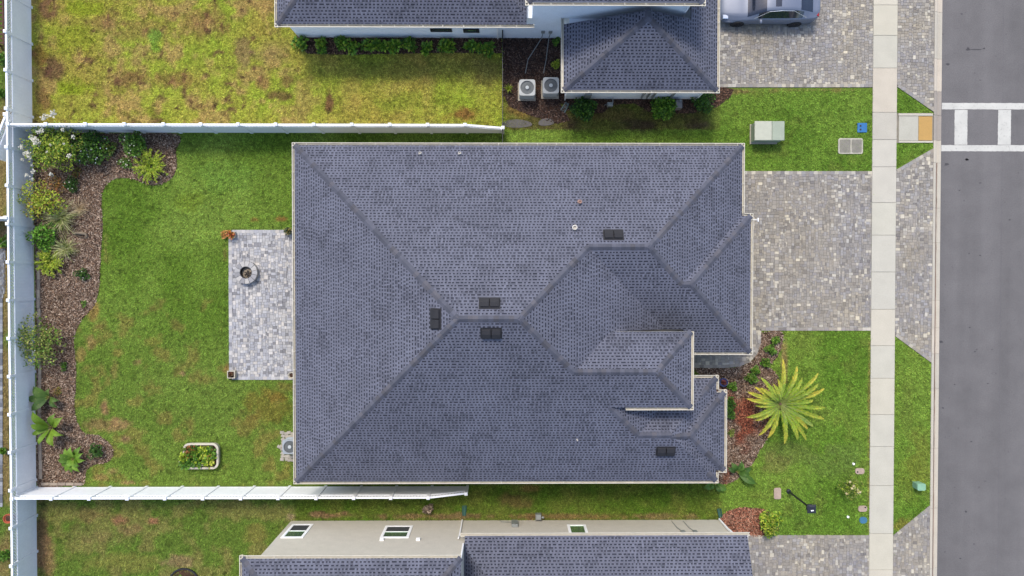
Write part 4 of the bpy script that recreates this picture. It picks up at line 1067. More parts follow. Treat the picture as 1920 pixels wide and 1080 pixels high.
def big_leaf(T, base, ang, L, wd, h, pal, droop=.35, fold=.18, tilt=0.0):
    """one paddle leaf with a stalk, a raised midrib and a folded blade"""
    d = Vector((math.cos(ang), math.sin(ang), 0)); s = Vector((-d.y, d.x, 0)); m = MB(); n = 9; rows = []
    b = Vector(base)
    for i in range(n + 1):
        t = i / n; prof = max(0.02, math.sin(min(1, t * 1.04 + .04) * math.pi) ** .75) * (1.0 if t < .5 else 1.0)
        z = h * (.35 + .65 * math.sin(t * 1.9)) - droop * L * t * t
        c = b + d * (L * (.12 + .88 * t)) + Vector((0, 0, z)); w = wd * prof
        rows.append((c + s * w + Vector((0, 0, w * fold + tilt * w)), c, c - s * w + Vector((0, 0, w * fold - tilt * w))))
    col = np.array(S(*random.choice(pal))) * random.uniform(.85, 1.15)
    for i in range(n):
        for k in (0, 1): m.poly([rows[i][k], rows[i][k + 1], rows[i + 1][k + 1], rows[i + 1][k]], tuple(col * (1.0 if k else .93) * random.uniform(.95, 1.05)))
    m.tube([b + Vector((0, 0, .02)), b + d * L * .05 + Vector((0, 0, h * .25)), rows[0][1], rows[n // 2][1], rows[n - 1][1]], [.02, .018, .014, .009, .004], 5, tuple(np.array(S(176, 190, 96))))
    m.build("leaf", M_LEAF, T, smooth=False)
def leafy(label, px, py, leaves, h, pal, name, cat, z=.3, stem=True):
    """leaves: list of (angle degrees in the photo, counter-clockwise from right, length px, width px)"""
    x, y = W(px, py, z); T = thing(name, label, cat, (x, y, 0)); k = (CAM_H - h) / FPX
    if stem: m = MB(); m.lathe([(.07, 0), (.055, h * .35), (.02, h * .5)], 8, (x, y, 0)); m.build("stalk", M_STEM, T)
    for a, L, wd in leaves: big_leaf(T, (x, y, h * .15), math.radians(a), L * k, wd * k / 2, h * random.uniform(.75, 1.05), pal, droop=random.uniform(.15, .4))
    return T

# tall white flowering shrub in the upper left corner
T = shrub("tall white flowering shrub leaning over the upper left fence corner", 100, 276, 50, 1.75, G_LIME + G_MID[:2] + [(140, 150, 70)], 2100, .085, 22, squash=(1.05, 1.0), stems=12, elong=3.6, name="flowering_shrub")
for a, b, s in ((85, 219, .16), (99, 214, .18), (81, 222, .12), (66, 263, .2), (60, 258, .14), (71, 248, .12), (73, 268, .15), (40, 276, .12), (47, 287, .12), (52, 288, .14), (41, 300, .1), (55, 296, .1), (118, 243, .12), (125, 236, .1), (130, 292, .13), (137, 256, .1), (62, 321, .14), (51, 329, .12), (97, 327, .13), (78, 245, .12), (95, 272, .07), (120, 270, .07), (60, 336, .1), (61, 310, .08), (113, 234, .09), (88, 285, .07)):
    flower_head(T, W3(a, b, 1.7 + random.uniform(-.1, .3)), s * .95, WHT, 20)
T = shrub("broad dark green shrub with small pale blue flowers against the upper fence", 168, 278, 36, 1.0, G_DARK + G_MID[:2], 1500, .07, 14, [(150, 160, 210), (200, 206, 224)], 16, fsize=.035, squash=(1.1, .95))
shrub("low arching stems with sparse leaves between dark shrub and round shrub", 206, 277, 14, .5, G_OLIVE, 130, .08, 5)
shrub("round green shrub with white specks touching the upper fence", 252, 270, 25, .9, G_MID + G_DARK[:1], 1000, .06, 12, WHT, 10, fsize=.035)
feather_plant("feathery lime green mound in the upper bed lobe beside the lawn", 283, 312, 33, .42, G_LIME + [(142, 168, 52)], 34)
shrub("small green plant with white flowers beside the upper lime mound", 234, 305, 13, .3, G_MID, 260, .05, 6, WHT, 9, fsize=.035)
shrub("compact dark green plant ringed with white flowers on bare mulch", 133, 347, 16, .35, G_DARK, 420, .05, 7, WHT, 8, fsize=.035)
shrub("tiny reddish green plant in the mulch above the ringed white flower plant", 146, 323, 10, .2, [(120, 110, 50), (96, 118, 44), (140, 96, 60)], 110, .05, 5)
shrub("loose yellow green shrub with leaves spilling over the left fence", 78, 376, 42, 1.45, G_LIME + [(188, 196, 60), (150, 120, 60)], 900, .075, 16, squash=(1.1, .8), stems=9)
shrub("sparse reddish twigs growing above the loose yellow green shrub", 100, 345, 22, .8, [(150, 100, 60), (120, 110, 50), (170, 130, 70)], 150, .06, 7)
blade_plant("pale striped grass fanning toward the lawn beside the left fence", 116, 408, 42, .7, G_VAR, 210, width=.011)
blade_plant("dry buff grass at the right end of the striped clump", 150, 392, 26, .4, [(190, 172, 140), (170, 152, 120), (206, 190, 160)], 90, width=.008)
shrub("bright green leafy shrub between the two striped grasses and the left fence", 82, 444, 27, .95, G_MID + [(120, 180, 60)], 900, .075, 12)
blade_plant("wispy grey plant rising against the left fence lattice", 42, 438, 26, 1.35, G_GREY, 120, width=.007, arch=.1, name="wispy_plant", cat="plant")
blade_plant("pale striped grass just above the lower lime mound", 126, 466, 30, .6, G_VAR, 170, width=.011)
feather_plant("feathery lime green mound by the left fence, below the striped grass", 95, 491, 28, .42, G_LIME, 30)
shrub("small dark plant with a white bloom alone on the mulch", 153, 515, 14, .3, G_DARK, 300, .05, 6, WHT, 3, fsize=.03)
shrub("tiny green seedling at the edge of bed and lawn", 156, 570, 7, .15, G_MID, 70, .045, 4)
shrub("tiny withered plant in the middle of the open mulch", 113, 558, 6, .1, [(80, 64, 52), (96, 80, 60)], 50, .045, 4)
shrub("large open olive green shrub spilling over the left fence", 68, 641, 50, 1.5, G_OLIVE + G_MID[:1], 1250, .075, 20, WHT, 4, squash=(1.05, 1.0), stems=14, fsize=.03)
shrub("small green sprig below the large open olive shrub", 118, 687, 9, .2, G_MID, 90, .05, 4)
leafy("plant with four dark paddle leaves in the lower mulch bed", 92, 745, [(140, 34, 18), (182, 38, 14), (222, 36, 14), (-10, 26, 10), (-45, 28, 9), (70, 20, 8)], .7, [(96, 136, 60), (78, 116, 50), (110, 148, 70)], "paddle_leaf_plant", "plant")
leafy("bright banana plant with long leaves close to the lower left fence", 98, 801, [(128, 44, 15), (36, 38, 16), (62, 34, 12), (-18, 36, 11), (-70, 36, 15), (-108, 30, 9), (200, 34, 9), (160, 28, 12)], .95, [(140, 180, 56), (122, 164, 48), (156, 190, 70)], "banana_plant", "plant")
leafy("star shaped bright green leafy plant at the bottom of the mulch bed", 135, 862, [(a, random.uniform(20, 29), random.uniform(9, 12)) for a in range(0, 360, 30)] + [(a, 16, 8) for a in range(15, 360, 60)], .5, [(124, 172, 52), (140, 186, 66), (104, 150, 44)], "broadleaf_plant", "plant")
shrub("compact dark green shrub in the rounded lower lobe of the mulch bed", 180, 846, 16, .5, G_DARK, 520, .055, 8)
shrub("low sprawling weeds on the mulch beside the paddle leaf plant", 108, 735, 10, .2, [(150, 120, 70), (120, 130, 60)], 90, .05, 5)
# strip along the upper house
NTH = ["leftmost", "second", "third", "fourth", "fifth", "sixth", "seventh", "eighth", "ninth", "tenth", "eleventh", "last"]
for i, (a, b, r) in enumerate(((562, 80, 13), (600, 85, 15), (634, 80, 11), (658, 88, 14), (697, 84, 14), (719, 84, 12), (742, 86, 12), (770, 84, 15), (801, 91, 9), (833, 85, 13), (886, 86, 12), (912, 90, 12))):
    shrub(f"{NTH[i]} green shrub of the row under the upper house wall, counted from the left", a + random.uniform(-3, 3), b + random.uniform(-2, 3), r * random.uniform(.85, 1.2), .55, G_MID + [(128, 168, 50), (150, 176, 60)], 140, .13, random.choice((4, 5, 6)), squash=(random.uniform(.85, 1.35), random.uniform(.7, 1.1)), elong=3.0, group="shrubs under the upper house wall")
shrub("small green plant by the upper wall beside the pipes", 1042, 78, 8, .3, G_MID, 120, .06, 4)
shrub("lime tuft right of the pipes and above the right air conditioner", 1043, 122, 9, .35, G_LIME, 160, .06, 5)
blade_plant("upright lime tuft left of the left air conditioner", 953, 167, 10, .5, G_LIME, 50, width=.012, name="grass_tuft", cat="plant")
shrub("dark green shrub below the left corner of the upper garage roof", 1096, 203, 27, .75, G_DARK + G_MID[:1], 1000, .08, 12, squash=(1.1, .7))
shrub("bright green shrub below the middle of the upper garage roof", 1243, 204, 27, .7, G_MID + [(128, 170, 54)], 950, .08, 12, squash=(1, .75))
shrub("dark green shrub below the right corner of the upper garage roof", 1318, 190, 23, .7, G_DARK + G_MID[:2], 850, .07, 11, squash=(.9, .95))
# front bed
for a, b, r, l in ((1454, 638, 8, "small green sprout at the top of the front mulch bed"), (1446, 656, 11, "green clump below the sprout in the upper front mulch bed"), (1435, 679, 10, "green clump at the waist of the front mulch bed"), (1417, 694, 8, "small bright clump left of the upper palm fronds"), (1409, 708, 12, "green clump beside the lower curve of the paver walk"), (1373, 724, 8, "small bright plant next to the blue pot")):
    shrub(l, a, b, r, .35, G_MID + G_OLIVE[:1], 300, .06, 6)
shrub("narrow clipped hedge tight against the front house corner", 1369, 765, 15, .6, G_DARK + G_MID[:2], 1000, .05, 12, squash=(.55, 1.6), name="hedge", cat="hedge")
shrub("low weedy clump in the mulch beside the front gutter", 1372, 812, 8, .2, G_OLIVE, 120, .05, 5)
# the palm
def palm(label, px, py):
    zc = .75; x, y = W(px, py, zc); T = thing("palm_tree", label, "palm", (x, y, 0))
    m = MB(); m.lathe([(.17, 0), (.19, .2), (.16, .45), (.12, zc), (.05, zc + .12)], 12, (x, y, 0)); m.build("trunk", M_STEM, T)
    # photo angle (ccw from right), length px, yellow amount
    FR = [(88, 84, .8), (68, 76, .7), (50, 62, .3), (40, 88, .6), (30, 76, .4), (20, 84, .9), (9, 60, .3), (-3, 82, .4), (-20, 82, .5), (-33, 72, .2), (-44, 66, .8), (-56, 78, .5), (-66, 70, .3), (-80, 48, .2), (-88, 72, .6), (-112, 66, .8), (-126, 70, .7), (-148, 56, .5), (-162, 68, .5), (-175, 46, .4), (170, 64, .8), (160, 66, .7), (148, 58, .9), (140, 50, .6), (126, 62, .3), (112, 40, .4), (98, 46, .5), (205, 60, .6)]
    for a, Lp, ye in FR:
        a = math.radians(a + random.uniform(-2, 2)); L = Lp * 1.1 / FPX * (CAM_H - .8); n = 42
        d = np.array([math.cos(a), math.sin(a), 0]); s = np.array([-d[1], d[0], 0]); lift = random.uniform(.45, .75)
        def pt(t): return np.array([x, y, zc]) + np.multiply.outer(t, d) * L + np.multiply.outer(lift * np.sin(np.asarray(t) * 2.3) - .35 * np.asarray(t) ** 2, np.array([0, 0, 1.]))
        t = np.linspace(.14, .99, n); P = pt(t); V, C = [], []
        yl = np.array(S(222, 200, 78)) * 1.15; gr = np.array(S(142, 182, 64)) * 1.15; gy = np.array(S(150, 186, 112)) * 1.1
        for sg in (1, -1):
            ll = .235 * np.sin(np.clip(t * .86 + .2, 0, 1) * math.pi) ** .6 * rng.uniform(.85, 1.15, n) * (.55 + .45 * min(1, L / 1.8))
            D = unit(d * 1.15 + sg * s * .68 + rng.normal(0, .10, (n, 3)) + np.array([0, 0, .34])); N = unit(np.tile([[0, 0, 1.]], (n, 1)) - sg * s * .3); N = unit(N - D * np.sum(N * D, 1)[:, None])
            V.append(leafpolys(P, D, N, ll, np.full(n, .031), .22))
            w = np.clip(ye * (t * 1.4 - .25) + rng.normal(0, .16, n), 0, 1)[:, None]; base = gr if ye > .25 else gy * .6 + gr * .4
            C.append((base * (1 - w) + yl * w) * rng.uniform(.9, 1.45, n)[:, None])
        tt = np.linspace(.0, .98, 9); Q = pt(tt); ww = (np.linspace(.03, .006, 9))[:, None]; A_, B_ = Q - s * ww, Q + s * ww
        V.append(np.stack([A_[:-1], B_[:-1], B_[1:], A_[1:]], 1)); C.append(np.tile(np.array(S(160, 180, 96)), (8, 1)))
        f = np_mesh("frond", np.concatenate(V), np.concatenate(C), M_LEAF, T)
        r_ = MB(); r_.tube([tuple(p) for p in pt(np.linspace(0, .97, 7))], [.022, .018, .014, .011, .008, .006, .003], 5, tuple(np.array(S(150, 168, 84)))); r_.build("rachis", M_LEAF, f)
palm("yellow green palm with a wide rosette of fronds on the front lawn", 1462, 757)
leafy("broad leaved plant at the lower right corner of the house bed", 1382, 886, [(60, 22, 10), (120, 24, 12), (20, 30, 11), (-30, 40, 14), (150, 22, 10), (75, 26, 9), (-5, 24, 9)], .6, [(92, 138, 52), (110, 156, 64), (74, 116, 44)], "broadleaf_plant", "plant")
leafy("broad leaves poking out beneath the lower eave at the front corner", 1340, 906, [(-30, 26, 12), (200, 24, 14), (-60, 18, 8), (225, 14, 7)], .5, [(84, 128, 50), (98, 144, 58)], "broadleaf_plant", "plant")
T = shrub("rose bush with pale yellow flowers on the lower front lawn", 1597, 913, 22, .9, G_OLIVE + G_LIME[:2], 520, .06, 10, [(244, 236, 200), (236, 220, 160)], 9, fsize=.075, name="rose_bush", cat="bush")
shrub("lime green bush in the corner bed of the lower house", 1443, 981, 24, .7, G_LIME + G_MID[:2], 800, .09, 10, squash=(.9, 1.1))
shrub("dry brown tuft by the wall below the lower fence end", 804, 954, 10, .35, [(130, 116, 104), (104, 92, 84), (156, 142, 128)], 220, .08, 5, name="dry_tuft", cat="plant")
for a, b, r, l in ((4, 110, 15, "dense green plant outside the upper left fence"), (3, 175, 8, "green weed outside the left fence above the slanting rail"), (4, 255, 9, "green weed below the slanting white fence"), (6, 452, 14, "green weeds outside the left fence beside the neighbouring patio"), (6, 1040, 14, "bright green bush outside the fence at the bottom left corner"), (5, 845, 5, "small weed beside the grey patio strip at the left edge")):
    shrub(l, a, b, r, .5, G_MID, 260, .07, 6)

# ================================================================== THINGS
# ---- parked car (front to the left)
def car(label, xf, xr, ys):
    M_CAR = mat("car_paint", (0.135, 0.155, 0.205), rough=.45, metal=.2, var=.01, fine=.01, coat=.15)
    M_CGL = mat("car_glass", (.012, .016, .03), rough=.05, var=0, fine=0, spec=.8); M_RUB = mat("rubber", (.012, .012, .013), rough=.85); M_RIM = mat("alloy", (.05, .05, .055), rough=.35, metal=.7); M_CHR = mat("chrome_trim", (.6, .62, .66), rough=.2, metal=.8)
    L0 = xr - xf; cx = (xf + xr) / 2; Wd = .93; yc = ys + Wd
    T = thing("car", label, "car", (cx, yc, 0))
    # x, half width, belt z, top z, top half width
    ST = np.array([(-2.45, .50, .50, .56, .40), (-2.36, .72, .56, .66, .55), (-2.1, .86, .64, .76, .64), (-1.6, .915, .74, .87, .70), (-1.12, .925, .84, .95, .72), (-.7, .93, .90, 1.18, .66), (-.25, .93, .93, 1.37, .60), (.35, .93, .95, 1.43, .585), (.9, .93, .96, 1.41, .575), (1.4, .925, .97, 1.30, .57), (1.75, .91, .98, 1.17, .58), (2.08, .88, .97, 1.06, .60), (2.3, .80, .94, 1.03, .58), (2.42, .66, .86, .95, .46), (2.46, .56, .62, .68, .40)])
    ST[:, 0] *= L0 / 4.91
    u = np.linspace(0, len(ST) - 1, 61); i0 = np.clip(np.floor(u).astype(int), 0, len(ST) - 2); f = (u - i0)[:, None]
    def cr(i): return ST[np.clip(i, 0, len(ST) - 1)]
    p0, p1, p2, p3 = cr(i0 - 1), cr(i0), cr(i0 + 1), cr(i0 + 2)
    A = .5 * (2 * p1 + (p2 - p0) * f + (2 * p0 - 5 * p1 + 4 * p2 - p3) * f * f + (3 * p1 - p0 - 3 * p2 + p3) * f ** 3)
    rows = []
    for x, w, hb, hr, wr in A:
        low = .24 if -2.3 < x < 2.35 else .34
        half = [(w * .88, low), (w * .97, low + .06), (w, .45), (w * 1.0, .58), (w * .985, hb - .12), (w * .94, hb - .02), (w * .90, hb), (wr * 1.04, hr - .06), (wr * .96, hr - .025), (wr * .75, hr - .008), (wr * .4, hr), (0, hr + .004)]
        pts = [(x, -a, b) for a, b in half] + [(x, a, b) for a, b in half[-2::-1]]; rows.append(pts)
    nr, nc = len(rows), len(rows[0]); O = Vector((cx, yc, 0))
    vs = [Vector(p) + O for r in rows for p in r]; fs = [(i * nc + j, (i + 1) * nc + j, (i + 1) * nc + j + 1, i * nc + j + 1) for i in range(nr - 1) for j in range(nc - 1)]
    fs += [tuple(range(nc)), tuple((nr - 1) * nc + j for j in range(nc - 1, -1, -1))]
    m = MB(); m.add(vs, fs); body = m.build("body", M_CAR, T, smooth=True)
    X = A[:, 0]
    def patch(name, xa, xb, js, off, mm):
        m = MB(); ii = [i for i in range(nr) if xa <= X[i] <= xb]; idx = {}; vv, ff = [], []
        for i in ii:
            for j in js:
                a = vs[min(i + 1, nr - 1) * nc + j] - vs[max(i - 1, 0) * nc + j]; b = vs[i * nc + min(j + 1, nc - 1)] - vs[i * nc + max(j - 1, 0)]
                n = a.cross(b).normalized(); idx[i, j] = len(vv); vv.append(vs[i * nc + j] + n * off)
        for a_, b_ in zip(ii[:-1], ii[1:]):
            for c_, d_ in zip(js[:-1], js[1:]): ff.append((idx[a_, c_], idx[b_, c_], idx[b_, d_], idx[a_, d_]))
        m.add(vv, ff); return m.build(name, mm, T, smooth=True)
    top = list(range(8, nc - 8)); mid = (nc - 1) // 2
    patch("windshield", -1.16, -.26, list(range(7, nc - 7)), .006, M_CGL); patch("rear_window", 1.36, 2.06, top, .006, M_CGL)
    patch("side_window", -.74, 1.62, [6, 7], .008, M_CGL); patch("side_window", -.74, 1.62, [nc - 8, nc - 7], .008, M_CGL)
    patch("sunroof", -.02, .45, list(range(9, nc - 9)), .006, M_CGL)
    for sg in (-1, 1):
        for xw in (-1.48, 1.42):
            c = Vector((cx + xw, yc + sg * (Wd - .085), .33))
            t = MB(); t.lathe([(.2, -.11), (.32, -.11), (.335, -.08), (.335, .08), (.32, .11), (.2, .11)], 28); q = Matrix.Translation(c) @ Matrix.Rotation(-sg * PI / 2, 4, 'X')
            t.v = [tuple(q @ Vector(v)) for v in t.v]; wh = t.build("wheel", M_RUB, T, smooth=False)
            r = MB(); r.lathe([(.205, .06), (.215, .112), (.19, .112), (.18, .09), (.05, .10)], 24)
            for k in range(10):
                a = 2 * PI * k / 10; r.obox((.12 * math.cos(a), .12 * math.sin(a), .112), (.09 * math.cos(a), .09 * math.sin(a), 0), (-.014 * math.sin(a), .014 * math.cos(a), 0), (0, 0, .012))
            r.v = [tuple(q @ Vector(v)) for v in r.v]; r.build("rim", M_RIM, wh)
        mr = MB(); mr.lathe([(.02, -.1), (.06, -.07), (.075, 0), (.06, .07), (.02, .1)], 10); q = Matrix.Translation((cx - .52, yc + sg * 1.01, .98)) @ Matrix.Rotation(PI / 2, 4, 'X') @ Matrix.Diagonal((1, 1, 1.15, 1))
        mr.v = [tuple(q @ Vector(v)) for v in mr.v]; mr.build("mirror", M_CAR, T, smooth=True)
        for hx in (.18, 1.02): h = MB(); h.bbox(cx + hx, cx + hx + .2, yc + sg * .93 - .015, yc + sg * .93 + .02, .78, .81, .004); h.build("door_handle", M_CAR, T)
        tr = MB(); tr.tube([(cx - .82, yc + sg * .86, .93), (cx - .2, yc + sg * .655, 1.30), (cx + .4, yc + sg * .635, 1.385), (cx + 1.0, yc + sg * .63, 1.35), (cx + 1.72, yc + sg * .82, 1.02)], .012, 5); tr.build("window_trim", M_CHR, T)
        hl = MB(); hl.bbox(cx - 2.33, cx - 2.05, yc + sg * .68 - .1, yc + sg * .68 + .1, .55, .73, .02); hl.build("headlight", M_CHR, T)
        tl = MB(); tl.bbox(cx + 2.26, cx + 2.40, yc + sg * .6 - .13, yc + sg * .6 + .13, .80, .97, .02); tl.build("tail_light", mat("tail_red", (.25, .01, .01), rough=.2), T)
car("silver blue sedan parked on the upper driveway, cut off by the top edge", W(1349, 30, .7)[0], W(1537, 25, .8)[0], W(1440, 48.5, .15)[1])

# ---- air conditioners
def rounded(cx, cy, hx, hy, r, n=5):
    out = []
    for sx, sy, a0 in ((1, 1, 0), (-1, 1, 90), (-1, -1, 180), (1, -1, 270)):
        for k in range(n + 1):
            a = math.radians(a0 + 90 * k / n); out.append((cx + sx * (hx - r) + r * math.cos(a), cy + sy * (hy - r) + r * math.sin(a)))
    return out
M_ACW = mat("ac_cabinet", S(192, 199, 206), rough=.45); M_ACG = mat("ac_coil", S(110, 118, 126), rough=.6); M_FAN = mat("fan_blade", S(206, 218, 230), rough=.5)
def ac(label, px, py, hgt, s=.42, group=None, m_=M_ACW):
    x, y = W(px, py, hgt); T = thing("air_conditioner", label, "air conditioner", (x, y, 0), group)
    m = MB(); m.prism(rounded(x, y, s + .05, s + .06, .02), 0, .07); m.build("pad", M_CONCF, T)
    m = MB(); m.prism(rounded(x, y, s - .03, s - .03, .08), .071, hgt - .06); m.build("coil", M_ACG, T)
    for k in range(9):
        z = .12 + k * (hgt - .24) / 8; m = MB(); o, i_ = rounded(x, y, s - .015, s - .015, .09), rounded(x, y, s - .04, s - .04, .075); n = len(o)
        m.add([(a, b, z) for a, b in o] + [(a, b, z + .03) for a, b in i_], [(j, (j + 1) % n, n + (j + 1) % n, n + j) for j in range(n)]); m.build("louvre", m_, T)
    n = 48; R = s * .84; ang = [2 * PI * t / n for t in range(n)]; rr = [s / (abs(math.cos(t)) ** 9 + abs(math.sin(t)) ** 9) ** (1 / 9) for t in ang]; o = [(x + q * math.cos(t), y + q * math.sin(t)) for q, t in zip(rr, ang)]; inn = [(x + R * math.cos(t), y + R * math.sin(t)) for t in ang]
    m = MB(); m.add([(a, b, hgt) for a, b in o] + [(a, b, hgt) for a, b in inn] + [(a, b, hgt - .08) for a, b in o] + [(a, b, hgt - .08) for a, b in inn],
                    [(j, (j + 1) % n, n + (j + 1) % n, n + j) for j in range(n)] + [(2 * n + j, 2 * n + (j + 1) % n, (j + 1) % n, j) for j in range(n)] + [(n + j, n + (j + 1) % n, 3 * n + (j + 1) % n, 3 * n + j) for j in range(n)]); m.build("top_cover", m_, T)
    m = MB(); m.lathe([(R, 0), (R, -.3), (R * .3, -.3)], 24, (x, y, hgt - .04), closed=True); m.lathe([(R, 0), (.01, 0)], 24, (x, y, hgt - .3), closed=True); m.build("shroud", M_BLACK, T)
    gr = MB(); gr.lathe([(.09, 0), (.09, .012), (.0, .014)], 12, (x, y, hgt), closed=True)
    gr = gr.build("grille", M_FAN, T)
    for k in range(20):
        a = 2 * PI * k / 20; q = MB(); q.tube([(x + .08 * math.cos(a), y + .08 * math.sin(a), hgt + .006), (x + (R + .01) * math.cos(a), y + (R + .01) * math.sin(a), hgt + .004)], .0035, 3); q.build("grille_bar", M_ACG, gr)
    for k in range(5):
        a0 = 2 * PI * k / 5 + .3; q = MB(); pts = []
        for t in np.linspace(.1, 1, 6): pts.append((x + R * .92 * t * math.cos(a0 - .32 * t), y + R * .92 * t * math.sin(a0 - .32 * t), hgt - .1))
        for t in np.linspace(1, .1, 6): pts.append((x + R * .92 * t * math.cos(a0 + .34 * t ** .7), y + R * .92 * t * math.sin(a0 + .34 * t ** .7), hgt - .16))
        q.poly(pts); q.build("fan_blade", M_FAN, T)
ac("left of the two white air conditioners on dark mulch", 988.5, 164, .85, .40, "pair of air conditioners"); ac("right of the two white air conditioners, nearer the upper garage wall", 1033, 160, .85, .40, "pair of air conditioners")
# pump unit by the left wall
ac("blue grey heat pump half under the left eave on pale stones", 543, 838, .8, .36, None, mat("ac_blue", S(176, 188, 204), rough=.5))
ps = thing("stone_pad", "patch of pale loose paving stones under the heat pump", "stone pad", (W(535, 838)[0], W(535, 838)[1], 0))
sm = MB(); sm.bbox(-.1, .1, -.075, .075, 0, .05, .015); sme = sm.mesh("stone", M_ROCK)
for i in range(7):
    for j in range(9):
        a, b = 524 + i * 6.5 + random.uniform(-1.5, 1.5), 812 + j * 6.2 + random.uniform(-1.5, 1.5)
        if (i == 0 and random.random() < .4): continue
        x, y = W(a, b); place("stone", sme, (x, y, .004 + random.uniform(0, .012)), ps, None, random.uniform(-.5, .5))

# ---- utility boxes, lids, lamp
M_UGREEN = mat("utility_green", S(176, 190, 176), rough=.55, var=.05); M_UG2 = mat("pedestal_green", S(150, 200, 172), rough=.5)
M_BLUE = mat("blue_plastic", S(48, 126, 200), rough=.5); M_LID = mat("beige_lid", S(198, 178, 168), rough=.85, fine=.2)
x, y = W(1443, 255); T = thing("transformer_box", "pale green utility transformer box on the lawn beside the top of the driveway", "utility box", (x, y, 0))
x0, y1 = W(1415, 227, .78); x1, y0 = W(1471, 264, .78)
m = MB(); m.box(x0 + .02, x1 - .1, y0 - .02, y1 - .0, 0, .06); m.build("pad", M_CONCF, T)
m = MB(); m.bbox(x0 + .06, x1 - .04, y0 + .06, y1 - .04, .06, .74, .02); m.build("cabinet", M_UGREEN, T)
m = MB(); xm = x0 + (x1 - x0) * .58; m.bbox(x0, xm - .008, y0 + .02, y1, .742, .80, .02); m.build("lid", mat("lid_pale", S(206, 212, 200), rough=.6, var=.06, scale=5), T)
m = MB(); m.bbox(xm + .008, x1, y0 + .02, y1, .742, .79, .02); m.build("lid", M_UGREEN, T)
def lidpx(name, label, cat, a, b, c, d, z, m_, holes=(), r=.02, split=None):
    x0, y1 = W(a, b, z); x1, y0 = W(c, d, z); T = thing(name, label, cat, ((x0 + x1) / 2, (y0 + y1) / 2, 0))
    m = MB(); m.prism(rounded((x0 + x1) / 2, (y0 + y1) / 2, (x1 - x0) / 2, (y1 - y0) / 2, min(r, (x1 - x0) / 2.1)), 0, z); m.build("lid", m_, T)
    for hx, hy, hr in holes:
        x, y = W(hx, hy, z); m = MB(); m.lathe([(hr, z), (hr, z + .004)], 12, (x, y, 0)); m.build("cap", M_BLACK, T)
    if split:
        x = W(split, b, z)[0]; m = MB(); m.box(x - .012, x + .012, y0 + .02, y1 - .02, z, z + .008); m.build("divider", M_CONCF, T)
    return T
lidpx("meter_box", "bright blue water meter cover on the upper lawn by the sidewalk", "meter box", 1608, 230.5, 1625.5, 248, .06, M_BLUE, [(1613.5, 236, .05), (1613.5, 243, .05)])
lidpx("utility_vault", "grey double concrete vault lid below the blue cover", "utility vault", 1572, 259, 1618, 288.5, .05, mat("vault_rim", S(204, 202, 192), rough=.9), r=.1)
for a, b in ((1574.5, 1594.5), (1597, 1615.5)):
    o = bpy.data.objects["utility_vault"]; x0, y1 = W(a, 261.5, .05); x1, y0 = W(b, 286, .05); m = MB(); m.prism(rounded((x0 + x1) / 2, (y0 + y1) / 2, (x1 - x0) / 2, (y1 - y0) / 2, .06), .03, .058); m.build("cover", mat("vault_cover", S(150, 148, 142), rough=.9, fine=.25), o)
lidpx("meter_box", "beige meter lid with black cap above the rose bush", "meter box", 1604, 878, 1621, 889, .06, M_LID, [(1608, 885, .045)], .12)
lidpx("meter_box", "beige meter lid with black cap below the rose bush", "meter box", 1609.5, 948.5, 1626, 959.5, .06, M_LID, [(1622.5, 951.5, .045)], .12)
lidpx("meter_box", "upright beige lid left of the lamp post foot", "meter box", 1451.5, 915, 1464.5, 936, .06, M_LID, [], .08)
lidpx("valve_cover", "round blue valve cover beside the lower driveway and sidewalk", "valve cover", 1611.5, 969.5, 1626, 981.5, .05, mat("faded_blue", S(66, 132, 176), rough=.7, fine=.25), [], .16)
lidpx("cleanout_cap", "small white cap above the upper beige lid", "pipe cap", 1599, 868, 1603, 872, .08, M_TRIM, [], .05); lidpx("cleanout_cap", "small white cap left of the round blue valve cover", "pipe cap", 1588.5, 967.5, 1592.5, 971.5, .08, M_TRIM, [], .05)
x, y = W(1724, 916); T = thing("cable_pedestal", "small mint green cable pedestal on the verge by the curb", "utility box", (x, y, 0))
x0, y1 = W(1720.5, 907, .5); x1, y0 = W(1736, 920, .5); m = MB(); m.bbox(x0 + .02, x1 - .05, y0 + .04, y1 - .02, 0, .34, .02); m.build("base", M_UG2, T)
m = MB(); m.prism(rounded((x0 + x1) / 2, (y0 + y1) / 2, (x1 - x0) / 2, (y1 - y0) / 2, .08), .34, .50); m.build("dome", M_UG2, T)
x, y = W(1478, 921); T = thing("lamp_post", "black lamp post with a square lantern standing on the lower front lawn", "lamp post", (x, y, 0))
hz = 2.42
m = MB(); m.lathe([(.12, 0), (.12, .08), (.055, .14), (.048, hz)], 12, (x, y, 0)); m.build("post", M_BLACKM, T)
m = MB(); m.box(x - .13, x + .13, y - .13, y + .13, hz, hz + .04); m.build("lantern_base", M_BLACKM, T)
for sx in (-1, 1):
    for sy in (-1, 1): m = MB(); m.box(x + sx * .12 - .012, x + sx * .12 + .012, y + sy * .12 - .012, y + sy * .12 + .012, hz + .04, hz + .30); m.build("lantern_bar", M_BLACKM, T)
m = MB(); m.box(x - .10, x + .10, y - .10, y + .10, hz + .041, hz + .29); m.build("lantern_glass", mat("frosted", S(190, 190, 186), rough=.4), T)
